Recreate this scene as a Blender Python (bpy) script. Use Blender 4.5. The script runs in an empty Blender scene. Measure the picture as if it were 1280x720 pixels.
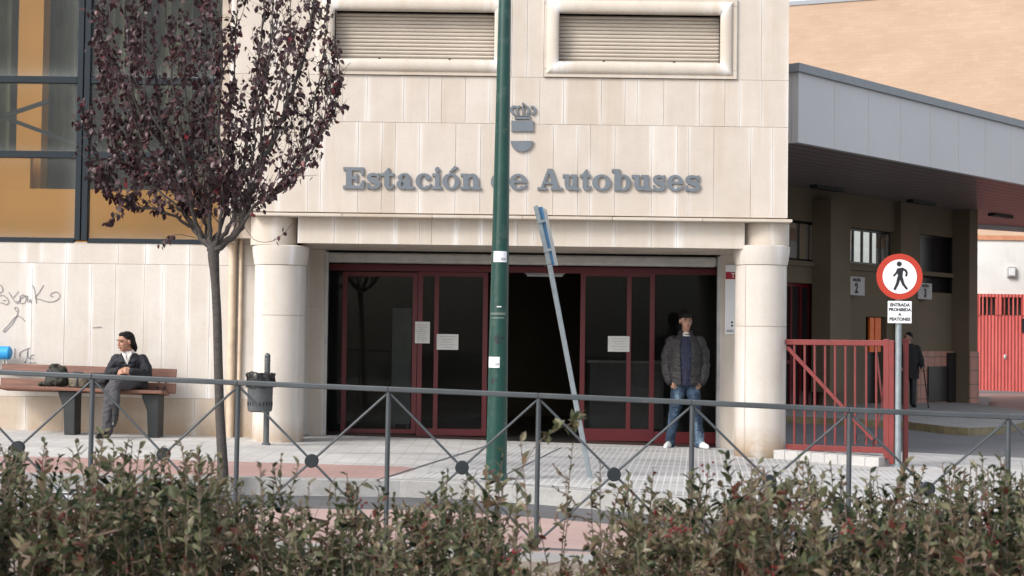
import bpy, bmesh, math, random
from mathutils import Vector, Matrix, noise
random.seed(7)
R = math.radians
scene = bpy.context.scene
COL = scene.collection

# ------------------------------------------------------------------ camera, sky, sun, exposure
FPX = 2000.0
CAM = Vector((0, 0, 1.375))
_p = math.atan(59 / FPX); _a = 0.013
_f = Vector((0, math.cos(_p), math.sin(_p))); _u0 = Vector((0, -math.sin(_p), math.cos(_p))); _r0 = Vector((1, 0, 0))
_r = _r0 * math.cos(_a) + _u0 * math.sin(_a); _u = _u0 * math.cos(_a) - _r0 * math.sin(_a)
cd = bpy.data.cameras.new('camera'); cam = bpy.data.objects.new('camera', cd); COL.objects.link(cam)
m = Matrix.Identity(4)
for i in range(3):
    m[i][0] = _r[i]; m[i][1] = _u[i]; m[i][2] = -_f[i]; m[i][3] = CAM[i]
cam.matrix_world = m
cd.sensor_width = 36; cd.lens = 36 * FPX / 1280; cd.clip_start = 0.1; cd.clip_end = 800
cd.dof.use_dof = True; cd.dof.focus_distance = 18.5; cd.dof.aperture_fstop = 7.0
scene.camera = cam

SUN_EL, SUN_AZ = 38, 48          # elevation; degrees to the left of straight behind the camera
world = bpy.data.worlds.new('World'); scene.world = world; world.use_nodes = True
nt = world.node_tree
bg = nt.nodes['Background']
sky = nt.nodes.new('ShaderNodeTexSky'); sky.sky_type = 'NISHITA'; sky.sun_disc = False
sky.sun_elevation = R(SUN_EL); sky.sun_rotation = R(180 + SUN_AZ); sky.dust_density = 3.0; sky.air_density = 1.0; sky.ozone_density = 1.0
hs = nt.nodes.new('ShaderNodeHueSaturation'); hs.inputs['Saturation'].default_value = 0.42
nt.links.new(sky.outputs[0], hs.inputs['Color']); nt.links.new(hs.outputs[0], bg.inputs[0]); bg.inputs[1].default_value = 0.15
sd = bpy.data.lights.new('sun', 'SUN'); sun = bpy.data.objects.new('sun', sd); COL.objects.link(sun)
sd.energy = 1.15; sd.angle = R(16); sd.color = (1.0, 0.965, 0.92)
tosun = Vector((-math.sin(R(SUN_AZ)) * math.cos(R(SUN_EL)), -math.cos(R(SUN_AZ)) * math.cos(R(SUN_EL)), math.sin(R(SUN_EL))))
sun.rotation_euler = tosun.to_track_quat('Z', 'Y').to_euler(); sun.location = tosun * 40
scene.view_settings.view_transform = 'Standard'; scene.view_settings.look = 'None'
scene.view_settings.gamma = 1; scene.view_settings.exposure = 0.88
scene.cycles.max_bounces = 8; scene.cycles.transparent_max_bounces = 12

# ------------------------------------------------------------------ measuring helpers (photo pixel -> point at a real depth)
def ray(px, py): return _f * FPX + _r * (px - 640) + _u * (360 - py)
def P(px, py, Y):
    d = ray(px, py); return CAM + d * (Y / d.y)
SLOPE = -0.02
def gz(x, off=0.0): return SLOPE * x + off
def G(px, py, off=0.0):            # on the pavement plane
    d = ray(px, py); n = Vector((-SLOPE, 0, 1))
    t = (off - n.dot(CAM)) / n.dot(d); return CAM + d * t
def X(px, py, Y): return P(px, py, Y).x
def Z(px, py, Y): return P(px, py, Y).z

# ------------------------------------------------------------------ object helpers
def tag(o, label=None, cat=None, group=None, kind=None):
    if label: o['label'] = label
    if cat: o['category'] = cat
    if group: o['group'] = group
    if kind: o['kind'] = kind
    return o
def empty(name, loc, label, cat, group=None, rot=(0, 0, 0)):
    o = bpy.data.objects.new(name, None); COL.objects.link(o); o.location = loc; o.rotation_euler = rot; o.empty_display_size = 0.2
    o['org'] = list(loc)
    return tag(o, label, cat, group)
def rootloc(o):
    while o.parent: o = o.parent
    return Vector(o.location)

class MB:
    def __init__(s): s.v = []; s.f = []; s.m = []; s.c = []; s.uv = []; s.sm = []
    def face(s, idx, mi=0, col=(1, 1, 1), uv=None, smooth=False):
        s.f.append(tuple(idx)); s.m.append(mi); s.c.append(col); s.uv.append(uv); s.sm.append(smooth)
    def add(s, verts, faces, mi=0, col=(1, 1, 1), smooth=False, uvs=None):
        b = len(s.v); s.v.extend(Vector(v) for v in verts)
        for k, f in enumerate(faces): s.face([b + i for i in f], mi, col, uvs[k] if uvs else None, smooth)
        return b
    def box(s, x0, x1, y0, y1, z0, z1, mi=0, col=(1, 1, 1), rot=None, slope=0.0):
        vs = [(x, y, z + slope * x) for x in (x0, x1) for y in (y0, y1) for z in (z0, z1)]
        s.add(vs, [(0, 1, 3, 2), (4, 6, 7, 5), (0, 4, 5, 1), (2, 3, 7, 6), (0, 2, 6, 4), (1, 5, 7, 3)], mi, col)
    def obox(s, c, ax, ay, az, hx, hy, hz, mi=0, col=(1, 1, 1)):
        c = Vector(c); ax, ay, az = Vector(ax).normalized(), Vector(ay).normalized(), Vector(az).normalized()
        vs = [c + ax * x + ay * y + az * z for x in (-hx, hx) for y in (-hy, hy) for z in (-hz, hz)]
        s.add(vs, [(0, 1, 3, 2), (4, 6, 7, 5), (0, 4, 5, 1), (2, 3, 7, 6), (0, 2, 6, 4), (1, 5, 7, 3)], mi, col)
    def bar(s, a, b, w, h, side=(0, 1, 0), mi=0):      # rectangular bar from a to b; w along side
        a, b = Vector(a), Vector(b); d = (b - a); ln = d.length; d.normalize()
        sv = Vector(side); sv = (sv - d * sv.dot(d)).normalized(); t = d.cross(sv)
        s.obox((a + b) / 2, d, sv, t, ln / 2, w / 2, h / 2, mi)
    def tube(s, pts, rs, n=10, mi=0, caps=True, col=(1, 1, 1)):
        pts = [Vector(p) for p in pts]
        if not hasattr(rs, '__len__'): rs = [rs] * len(pts)
        ref = Vector((0.31, 0.17, 0.93)) ; rings = []
        prev = None
        for i, p in enumerate(pts):
            d = (pts[min(i + 1, len(pts) - 1)] - pts[max(i - 1, 0)]).normalized()
            if prev is None:
                a = d.orthogonal().normalized()
            else:
                a = prev - d * prev.dot(d)
                a = a.normalized() if a.length > 1e-6 else d.orthogonal().normalized()
            prev = a; b = d.cross(a)
            rings.append([p + (a * math.cos(2 * math.pi * k / n) + b * math.sin(2 * math.pi * k / n)) * rs[i] for k in range(n)])
        b0 = len(s.v)
        for r_ in rings: s.v.extend(r_)
        for i in range(len(rings) - 1):
            for k in range(n):
                s.face((b0 + i * n + k, b0 + i * n + (k + 1) % n, b0 + (i + 1) * n + (k + 1) % n, b0 + (i + 1) * n + k), mi, col, None, True)
        if caps:
            s.face([b0 + k for k in range(n)][::-1], mi, col); s.face([b0 + (len(rings) - 1) * n + k for k in range(n)], mi, col)
    def lathe(s, prof, c, n=32, mi=0, a0=0, a1=2 * math.pi, ratio=1.0, smooth=True, col=(1, 1, 1)):   # prof (r,z)
        c = Vector(c); full = abs(a1 - a0 - 2 * math.pi) < 1e-6; k_ = n if full else n + 1
        b0 = len(s.v)
        for (r_, z) in prof:
            for k in range(k_):
                a = a0 + (a1 - a0) * k / n; s.v.append(c + Vector((r_ * math.cos(a), r_ * math.sin(a) * ratio, z)))
        for i in range(len(prof) - 1):
            for k in range(n):
                k2 = (k + 1) % k_
                u0, u1 = k / n, (k + 1) / n
                s.face((b0 + i * k_ + k, b0 + i * k_ + k2, b0 + (i + 1) * k_ + k2, b0 + (i + 1) * k_ + k), mi, col,
                       [(u0, prof[i][1]), (u1, prof[i][1]), (u1, prof[i + 1][1]), (u0, prof[i + 1][1])], smooth)
        if full:
            if prof[0][0] > 1e-5: s.face([b0 + k for k in range(n)][::-1], mi, col)
            if prof[-1][0] > 1e-5: s.face([b0 + (len(prof) - 1) * n + k for k in range(n)], mi, col)
    def prism(s, poly, fn, d0, d1, mi=0, col=(1, 1, 1)):  # poly in 2D, fn(u,v,depth)->point
        n = len(poly)
        ar = sum(poly[i][0] * poly[(i + 1) % n][1] - poly[(i + 1) % n][0] * poly[i][1] for i in range(n))
        if ar < 0: poly = poly[::-1]
        b0 = len(s.v)
        for d in (d0, d1):
            for (u, v) in poly: s.v.append(Vector(fn(u, v, d)))
        s.face([b0 + i for i in range(n)], mi, col); s.face([b0 + n + i for i in range(n)][::-1], mi, col)
        for i in range(n):
            j = (i + 1) % n; s.face((b0 + i, b0 + n + i, b0 + n + j, b0 + j), mi, col)
    def sphere(s, c, r, n=12, k=8, mi=0, M=None, col=(1, 1, 1)):
        c = Vector(c); rx, ry, rz = (r, r, r) if not hasattr(r, '__len__') else r
        b0 = len(s.v); pts = []
        for i in range(1, k):
            th = math.pi * i / k
            for j in range(n):
                ph = 2 * math.pi * j / n; pts.append(Vector((rx * math.sin(th) * math.cos(ph), ry * math.sin(th) * math.sin(ph), rz * math.cos(th))))
        pts += [Vector((0, 0, rz)), Vector((0, 0, -rz))]
        s.v.extend(c + ((M @ p) if M else p) for p in pts)
        for i in range(k - 2):
            for j in range(n):
                s.face((b0 + i * n + j, b0 + (i + 1) * n + j, b0 + (i + 1) * n + (j + 1) % n, b0 + i * n + (j + 1) % n), mi, col, None, True)
        t = b0 + (k - 1) * n
        for j in range(n):
            s.face((t, b0 + j, b0 + (j + 1) % n), mi, col, None, True)
            s.face((t + 1, b0 + (k - 2) * n + (j + 1) % n, b0 + (k - 2) * n + j), mi, col, None, True)
    def chain(s, prs, n=14):                       # tapered limb pieces for remeshing
        for i in range(len(prs) - 1):
            s.tube([prs[i][0], prs[i + 1][0]], [prs[i][1], prs[i + 1][1]], n)
        for p, r_ in prs: s.sphere(p, r_, n, 9)
    def loft(s, rings, n=20, power=1.0):           # rings (center, rx, ry); horizontal ellipses, closed
        b0 = len(s.v)
        for c, rx, ry in rings:
            for k in range(n):
                a = 2 * math.pi * k / n; s.v.append(Vector(c) + Vector((rx * math.cos(a), ry * math.sin(a), 0)))
        for i in range(len(rings) - 1):
            for k in range(n):
                s.face((b0 + i * n + k, b0 + i * n + (k + 1) % n, b0 + (i + 1) * n + (k + 1) % n, b0 + (i + 1) * n + k), 0, (1, 1, 1), None, True)
        s.face([b0 + k for k in range(n)][::-1]); s.face([b0 + (len(rings) - 1) * n + k for k in range(n)])
    def build(s, name, mats, parent=None, loc=None, bevel=0.0, smooth=None):
        if not isinstance(mats, (list, tuple)): mats = [mats]
        L = rootloc(parent) if parent else Vector(loc or (0, 0, 0))
        me = bpy.data.meshes.new(name)
        me.from_pydata([tuple(v - L) for v in s.v], [], s.f)
        me.polygons.foreach_set('material_index', s.m)
        me.polygons.foreach_set('use_smooth', [bool(x) if smooth is None else smooth for x in s.sm])
        ca = me.color_attributes.new('tint', 'FLOAT_COLOR', 'CORNER'); buf = []
        uvl = me.uv_layers.new(name='uv'); ub = []
        for f, c, uv in zip(s.f, s.c, s.uv):
            for k in range(len(f)):
                buf.extend((c[0], c[1], c[2], 1.0)); ub.extend(uv[k] if uv else (0.5, 0.5))
        ca.data.foreach_set('color', buf); uvl.data.foreach_set('uv', ub)
        for mt in mats: me.materials.append(mt)
        me.update(); me.validate()
        if smooth is None and any(s.sm): me.set_sharp_from_angle(angle=R(38))
        o = bpy.data.objects.new(name, me); COL.objects.link(o)
        if parent: o.parent = parent
        else: o.location = L
        if bevel:
            bv = o.modifiers.new('bevel', 'BEVEL'); bv.width = bevel; bv.segments = 2; bv.limit_method = 'ANGLE'; bv.angle_limit = R(40)
        return o
    def remesh(s, name, mat, parent, voxel=0.006, smooth=4, disp=0.0, dscale=12.0, keep=None, zmin=None, thick=0.0, dstretch=(1, 1, 1)):
        me = bpy.data.meshes.new('tmp'); me.from_pydata([tuple(v) for v in s.v], [], s.f); me.update()
        o = bpy.data.objects.new('tmp', me); COL.objects.link(o)
        md = o.modifiers.new('r', 'REMESH'); md.mode = 'VOXEL'; md.voxel_size = voxel
        dg = bpy.context.evaluated_depsgraph_get(); nm = bpy.data.meshes.new_from_object(o.evaluated_get(dg))
        bpy.data.objects.remove(o); bpy.data.meshes.remove(me)
        bm = bmesh.new(); bm.from_mesh(nm); bpy.data.meshes.remove(nm)
        for _ in range(smooth): bmesh.ops.smooth_vert(bm, verts=bm.verts, factor=0.5, use_axis_x=True, use_axis_y=True, use_axis_z=True)
        bm.normal_update()
        if disp:
            nv = [(v, v.normal.copy()) for v in bm.verts]
            for v, nn in nv:
                q = Vector((v.co.x * dstretch[0], v.co.y * dstretch[1], v.co.z * dstretch[2])) * dscale
                v.co += nn * (disp * (noise.noise(q) + 0.7 * (0.35 - abs(noise.noise(q * 1.7 + Vector((3, 1, 7))))) * 2 + 0.35 * noise.noise(q * 3.1)))
        if zmin is not None:
            for v in bm.verts: v.co.z = max(v.co.z, zmin(v.co) if callable(zmin) else zmin)
        if keep:
            dead = [f for f in bm.faces if not keep(f.calc_center_median())]
            bmesh.ops.delete(bm, geom=dead, context='FACES')
        L = rootloc(parent)
        bmesh.ops.translate(bm, verts=bm.verts, vec=-L)
        for f in bm.faces: f.smooth = True
        out = bpy.data.meshes.new(name); bm.to_mesh(out); bm.free(); out.materials.append(mat)
        ob = bpy.data.objects.new(name, out); COL.objects.link(ob); ob.parent = parent
        if thick:
            sm = ob.modifiers.new('thickness', 'SOLIDIFY'); sm.thickness = thick; sm.offset = -1
        return ob

def catmull(pts, k=8):
    pts = [Vector(p) for p in pts]; out = []
    for i in range(len(pts) - 1):
        p0, p1, p2, p3 = pts[max(i - 1, 0)], pts[i], pts[i + 1], pts[min(i + 2, len(pts) - 1)]
        for j in range(k):
            t = j / k
            out.append(0.5 * ((2 * p1) + (p2 - p0) * t + (2 * p0 - 5 * p1 + 4 * p2 - p3) * t * t + (3 * p1 - p0 - 3 * p2 + p3) * t ** 3))
    out.append(pts[-1]); return out
def stroke_quads(pts, w):          # 2D ribbon as one polygon
    n = len(pts); L_, R_ = [], []
    if not hasattr(w, '__len__'): w = [w] * n
    for i, p in enumerate(pts):
        a, b = pts[max(i - 1, 0)], pts[min(i + 1, n - 1)]
        d = Vector((b[0] - a[0], b[1] - a[1])); d.normalize(); nn = Vector((-d.y, d.x)) * w[i] / 2
        L_.append((p[0] + nn.x, p[1] + nn.y)); R_.append((p[0] - nn.x, p[1] - nn.y))
    return [[L_[i], L_[i + 1], R_[i + 1], R_[i]] for i in range(n - 1)]
def stroke_poly(pts, w):           # 2D ribbon as one outline
    q = stroke_quads(pts, w); return [a[0] for a in q] + [q[-1][1], q[-1][2]] + [a[3] for a in q[::-1]]
def text_geo(txt, size, extr=0.0, bold=0.0):
    cu = bpy.data.curves.new('t', 'FONT'); cu.body = txt; cu.size = size; cu.extrude = extr; cu.offset = bold; cu.align_x = 'CENTER'; cu.align_y = 'CENTER'
    cu.resolution_u = 3
    o = bpy.data.objects.new('t', cu); COL.objects.link(o)
    dg = bpy.context.evaluated_depsgraph_get(); me = bpy.data.meshes.new_from_object(o.evaluated_get(dg))
    vs = [v.co.copy() for v in me.vertices]; fs = [tuple(p.vertices) for p in me.polygons]
    bpy.data.objects.remove(o); bpy.data.curves.remove(cu); bpy.data.meshes.remove(me)
    return vs, fs

# ------------------------------------------------------------------ materials
def newmat(name):
    mt = bpy.data.materials.new(name); mt.use_nodes = True
    t = mt.node_tree; b = t.nodes['Principled BSDF']; return mt, t, b
def N(t, kind, **kw):
    n = t.nodes.new(kind)
    for k, v in kw.items():
        if hasattr(n, k): setattr(n, k, v)
        else: n.inputs[k.replace('_', ' ')].default_value = v
    return n
def L(t, a, b): t.links.new(a, b)
def mixc(t, fac, a, b, mode='MIX'):
    n = t.nodes.new('ShaderNodeMix'); n.data_type = 'RGBA'; n.blend_type = mode
    for sock, val in ((n.inputs[0], fac), (n.inputs[6], a), (n.inputs[7], b)):
        if hasattr(val, 'links'): L(t, val, sock)
        elif hasattr(val, '__len__'): sock.default_value = (*val[:3], 1)
        else: sock.default_value = val
    return n.outputs[2]
def math_(t, op, a, b=0.0, clamp=False):
    n = t.nodes.new('ShaderNodeMath'); n.operation = op; n.use_clamp = clamp
    for s_, v in ((n.inputs[0], a), (n.inputs[1], b)):
        if hasattr(v, 'links'): L(t, v, s_)
        else: s_.default_value = v
    return n.outputs[0]
def ramp(t, fac, stops):
    n = t.nodes.new('ShaderNodeValToRGB'); el = n.color_ramp.elements
    while len(el) < len(stops): el.new(0.5)
    for e, (p, c) in zip(el, stops): e.position = p; e.color = (*c, 1) if len(c) == 3 else c
    L(t, fac, n.inputs[0]); return n.outputs[0]
def coords(t, scale=(1, 1, 1), rot=(0, 0, 0), world_=True):
    mp = t.nodes.new('ShaderNodeMapping'); mp.inputs['Scale'].default_value = scale; mp.inputs['Rotation'].default_value = rot
    if world_:
        g = t.nodes.new('ShaderNodeNewGeometry'); L(t, g.outputs['Position'], mp.inputs[0])
    else:
        g = t.nodes.new('ShaderNodeTexCoord'); L(t, g.outputs['Object'], mp.inputs[0])
    return mp.outputs[0]
def noise_(t, vec, scale, detail=4, rough=0.55):
    n = t.nodes.new('ShaderNodeTexNoise'); n.inputs['Scale'].default_value = scale; n.inputs['Detail'].default_value = detail; n.inputs['Roughness'].default_value = rough
    L(t, vec, n.inputs['Vector']); return n.outputs['Fac']
def bump(t, b, h, strength=0.3, dist=0.01):
    n = t.nodes.new('ShaderNodeBump'); n.inputs['Strength'].default_value = strength; n.inputs['Distance'].default_value = dist
    L(t, h, n.inputs['Height']); L(t, n.outputs[0], b.inputs['Normal'])
def simple(name, col, rough=0.6, metal=0.0, var=0.15, vscale=6, bumps=0.0, bscale=60, spec=0.5, dirt=None):
    mt, t, b = newmat(name); v = coords(t, world_=False)
    n1 = noise_(t, v, vscale, 5)
    lo = tuple(c * (1 - var) for c in col); hi = tuple(min(1, c * (1 + var)) for c in col)
    c = ramp(t, n1, [(0.3, lo), (0.7, hi)])
    if dirt:
        n2 = noise_(t, v, vscale * 2.7, 6, 0.7)
        f = ramp(t, n2, [(0.55, (0, 0, 0)), (0.75, (dirt[3],) * 3)])
        c = mixc(t, f, c, dirt[:3])
    L(t, c, b.inputs['Base Color']); b.inputs['Roughness'].default_value = rough; b.inputs['Metallic'].default_value = metal
    b.inputs['Specular IOR Level'].default_value = spec
    if bumps: bump(t, b, noise_(t, v, bscale, 4), bumps)
    return mt

def stone_mat(name, base, stain=True, streak=0.42):
    mt, t, b = newmat(name)
    at = N(t, 'ShaderNodeVertexColor', layer_name='tint'); sep = N(t, 'ShaderNodeSeparateColor'); L(t, at.outputs[0], sep.inputs[0])
    uv = N(t, 'ShaderNodeUVMap', uv_map='uv'); su = N(t, 'ShaderNodeSeparateXYZ'); L(t, uv.outputs[0], su.inputs[0])
    c = ramp(t, sep.outputs[0], [(0.0, tuple(x * k for x, k in zip(base, (0.935, 0.91, 0.88)))), (0.5, base), (1.0, tuple(min(1, x * k) for x, k in zip(base, (1.07, 1.08, 1.10))))])
    w = coords(t)
    # fine mottling
    n1 = noise_(t, w, 3.0, 8, 0.65); c = mixc(t, 0.5, c, ramp(t, n1, [(0.3, (0.86, 0.83, 0.79)), (0.7, (1.08, 1.08, 1.08))]), 'MULTIPLY')
    n2 = noise_(t, w, 45, 4, 0.7); c = mixc(t, 0.25, c, ramp(t, n2, [(0.35, (0.85, 0.83, 0.8)), (0.65, (1.1, 1.1, 1.1))]), 'MULTIPLY')
    # pale lime streaks running down from the joints
    e = math_(t, 'ABSOLUTE', math_(t, 'SUBTRACT', su.outputs[0], 0.5)); e = math_(t, 'MULTIPLY', e, 2.0)
    ns = noise_(t, coords(t, (9, 9, 0.55)), 1.0, 5, 0.6)
    nl = noise_(t, coords(t, (2.2, 2.2, 0.5)), 1.0, 2)
    es = math_(t, 'POWER', e, 7.0)
    f = math_(t, 'MULTIPLY', ramp(t, ns, [(0.34, (0, 0, 0)), (0.56, (1, 1, 1))]), math_(t, 'ADD', math_(t, 'MULTIPLY', es, 1.3), 0.10))
    f = math_(t, 'MULTIPLY', f, ramp(t, nl, [(0.36, (0.1, 0.1, 0.1)), (0.55, (1, 1, 1))]))
    f = math_(t, 'MULTIPLY', f, streak, True)
    c = mixc(t, f, c, (0.80, 0.80, 0.80))
    # tan rain stains in vertical runs
    nt_ = noise_(t, coords(t, (5, 5, 0.35)), 1.0, 4, 0.55)
    f2 = ramp(t, nt_, [(0.56, (0, 0, 0)), (0.72, (0.35, 0.35, 0.35))]); c = mixc(t, f2, c, tuple(x * k for x, k in zip(base, (0.80, 0.68, 0.55))))
    if stain:
        sz = N(t, 'ShaderNodeSeparateXYZ'); L(t, w, sz.inputs[0])
        hz = math_(t, 'SUBTRACT', 1.0, math_(t, 'MULTIPLY', math_(t, 'ADD', sz.outputs[2], 0.05), 2.6), True)
        n3 = noise_(t, w, 2.6, 6, 0.6)
        f3 = math_(t, 'MULTIPLY', hz, ramp(t, n3, [(0.36, (0, 0, 0)), (0.54, (0.95, 0.95, 0.95))])); c = mixc(t, f3, c, (0.30, 0.20, 0.11))
        n4 = noise_(t, w, 5, 6, 0.7); hz2 = math_(t, 'SUBTRACT', 1.0, math_(t, 'MULTIPLY', math_(t, 'ADD', sz.outputs[2], 0.05), 9.0), True)
        c = mixc(t, math_(t, 'MULTIPLY', hz2, n4), c, (0.14, 0.12, 0.10))
    L(t, c, b.inputs['Base Color']); b.inputs['Roughness'].default_value = 0.75; b.inputs['Specular IOR Level'].default_value = 0.3
    bump(t, b, n2, 0.12, 0.004)
    return mt
STONE = (0.515, 0.462, 0.408)
M = {}
M['stone'] = stone_mat('limestone', STONE)
M['stone_pale'] = stone_mat('pale limestone', (0.535, 0.495, 0.452), True, 0.6)
M['stone_base'] = stone_mat('tan limestone', (0.46, 0.385, 0.315))
M['joint'] = simple('joint mortar', (0.42, 0.36, 0.30), 0.9)
M['trim'] = stone_mat('limestone trim', (0.515, 0.46, 0.397), False, 0.6)
M['pipe'] = simple('cream pipe paint', (0.55, 0.44, 0.33), 0.5, dirt=(0.3, 0.22, 0.15, 0.4))
M['shutter'] = simple('beige roller slat', (0.50, 0.44, 0.37), 0.5, var=0.08, vscale=2)
M['red'] = simple('red steel paint', (0.10, 0.004, 0.008), 0.4, var=0.1)
M['gate_red'] = simple('brick red gate paint', (0.155, 0.017, 0.016), 0.45, var=0.15, dirt=(0.12, 0.05, 0.04, 0.5))
M['alu'] = simple('grey aluminium', (0.45, 0.45, 0.44), 0.4, 0.3)
M['letter'] = simple('blue grey letter metal', (0.135, 0.155, 0.178), 0.6, 0.05, var=0.08)
M['frame_blue'] = simple('slate blue frame paint', (0.014, 0.021, 0.028), 0.6, var=0.1, spec=0.25)
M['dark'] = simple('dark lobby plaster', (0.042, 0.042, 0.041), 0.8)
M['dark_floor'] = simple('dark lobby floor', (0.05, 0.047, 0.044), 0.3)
M['orange'] = simple('ochre paint', (0.58, 0.255, 0.03), 0.6, var=0.06, vscale=1.5)
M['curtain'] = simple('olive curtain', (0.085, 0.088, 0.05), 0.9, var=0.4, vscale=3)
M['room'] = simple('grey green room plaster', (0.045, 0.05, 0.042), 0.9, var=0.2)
M['paper'] = simple('paper', (0.62, 0.62, 0.60), 0.8, var=0.04)
M['ink'] = simple('ink', (0.03, 0.03, 0.035), 0.7)
M['white_paint'] = simple('white sign enamel', (0.74, 0.75, 0.77), 0.35, var=0.03)
M['sign_red'] = simple('signal red enamel', (0.42, 0.035, 0.016), 0.35, var=0.05)
M['black'] = simple('black enamel', (0.012, 0.013, 0.018), 0.4)
M['galv'] = simple('galvanised steel', (0.27, 0.31, 0.33), 0.4, 0.5, var=0.15, vscale=9)
M['green'] = simple('bottle green pole paint', (0.004, 0.046, 0.036), 0.32, var=0.15, vscale=4, dirt=(0.16, 0.17, 0.15, 0.35))
M['rail'] = simple('grey railing paint', (0.062, 0.072, 0.08), 0.42, 0.3, var=0.2, vscale=3, dirt=(0.13, 0.12, 0.11, 0.35))
M['rail_dark'] = simple('dark railing disc', (0.022, 0.027, 0.031), 0.45, 0.3)
M['blue'] = simple('sign blue', (0.06, 0.19, 0.36), 0.4)
M['bluebright'] = simple('bright blue nylon', (0.02, 0.28, 0.62), 0.5, var=0.1)
M['panel_grey'] = simple('weathered panel', (0.48, 0.49, 0.48), 0.5, var=0.12, dirt=(0.25, 0.24, 0.22, 0.5))
M['wood'] = None
M['iron'] = simple('dark grey cast iron', (0.028, 0.032, 0.032), 0.55, 0.2, var=0.15)
M['bin'] = simple('grey bin plastic', (0.075, 0.083, 0.088), 0.5, var=0.12, dirt=(0.25, 0.25, 0.24, 0.3))
M['binbag'] = simple('black plastic bag', (0.008, 0.008, 0.009), 0.28, var=0.2, bumps=0.8, bscale=25)
M['fascia'] = simple('pale grey fascia panel', (0.56, 0.555, 0.56), 0.45, 0.0, var=0.05, vscale=0.4)
M['fascia_cap'] = simple('grey roof capping', (0.24, 0.255, 0.275), 0.45, 0.0, var=0.06)
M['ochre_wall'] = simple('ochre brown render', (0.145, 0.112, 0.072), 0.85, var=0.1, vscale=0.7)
M['darkglass'] = simple('dark window', (0.02, 0.018, 0.018), 0.25)
M['orange_panel'] = simple('orange plastic', (0.85, 0.16, 0.02), 0.4)
M['white_wall'] = simple('white render', (0.72, 0.71, 0.68), 0.85, var=0.06, vscale=0.8, dirt=(0.5, 0.48, 0.44, 0.4))
M['yellow'] = simple('worn yellow kerb paint', (0.24, 0.20, 0.115), 0.8, var=0.3)

def wood():
    mt, t, b = newmat('varnished wood slat'); v = coords(t, (0.6, 10, 10), world_=False)
    n = noise_(t, v, 5, 6, 0.6)
    c = ramp(t, n, [(0.25, (0.09, 0.036, 0.024)), (0.55, (0.18, 0.078, 0.05)), (0.8, (0.26, 0.125, 0.082))])
    L(t, c, b.inputs['Base Color']); b.inputs['Roughness'].default_value = 0.5; bump(t, b, n, 0.15); return mt
M['wood'] = wood()
def glass(name, tint, refl=1.0, dirt=0.0):
    mt, t, b = newmat(name); t.nodes.remove(b); out = t.nodes['Material Output']
    tr = N(t, 'ShaderNodeBsdfTransparent'); tr.inputs[0].default_value = (*tint, 1)
    gl = N(t, 'ShaderNodeBsdfGlossy'); gl.inputs['Roughness'].default_value = 0.02; gl.inputs[0].default_value = (1, 1, 1, 1)
    fr = N(t, 'ShaderNodeFresnel'); fr.inputs[0].default_value = 1.5
    mx = N(t, 'ShaderNodeMixShader'); L(t, math_(t, 'MULTIPLY', fr.outputs[0], 0.55 * refl, True), mx.inputs[0]); L(t, tr.outputs[0], mx.inputs[1]); L(t, gl.outputs[0], mx.inputs[2])
    fin = mx.outputs[0]
    if dirt:
        uv = N(t, 'ShaderNodeUVMap', uv_map='uv'); su = N(t, 'ShaderNodeSeparateXYZ'); L(t, uv.outputs[0], su.inputs[0])
        def edge(s_, pw):
            e = math_(t, 'ABSOLUTE', math_(t, 'SUBTRACT', s_, 0.5)); return math_(t, 'POWER', math_(t, 'MULTIPLY', e, 2.0), pw)
        e = math_(t, 'ADD', edge(su.outputs[0], 14), edge(su.outputs[1], 9), True)
        nn = noise_(t, coords(t, (2.5, 2.5, 1.2)), 1.5, 6, 0.7)
        f = math_(t, 'MULTIPLY', math_(t, 'ADD', math_(t, 'MULTIPLY', e, 0.35), 0.035), math_(t, 'ADD', nn, 0.25), True)
        f = math_(t, 'MULTIPLY', f, dirt, True)
        df = N(t, 'ShaderNodeBsdfDiffuse'); df.inputs[0].default_value = (0.62, 0.66, 0.66, 1)
        m2 = N(t, 'ShaderNodeMixShader'); L(t, f, m2.inputs[0]); L(t, fin, m2.inputs[1]); L(t, df.outputs[0], m2.inputs[2]); fin = m2.outputs[0]
    L(t, fin, out.inputs[0]); return mt
M['glass_door'] = glass('door glass', (0.60, 0.62, 0.61), 0.34, 0.2)
M['glass_win'] = glass('dusty window glass', (0.90, 0.91, 0.89), 0.5, 0.5)
M['glass_bright'] = glass('wing glass', (0.9, 0.9, 0.9), 1.0, 0.5)

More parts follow.
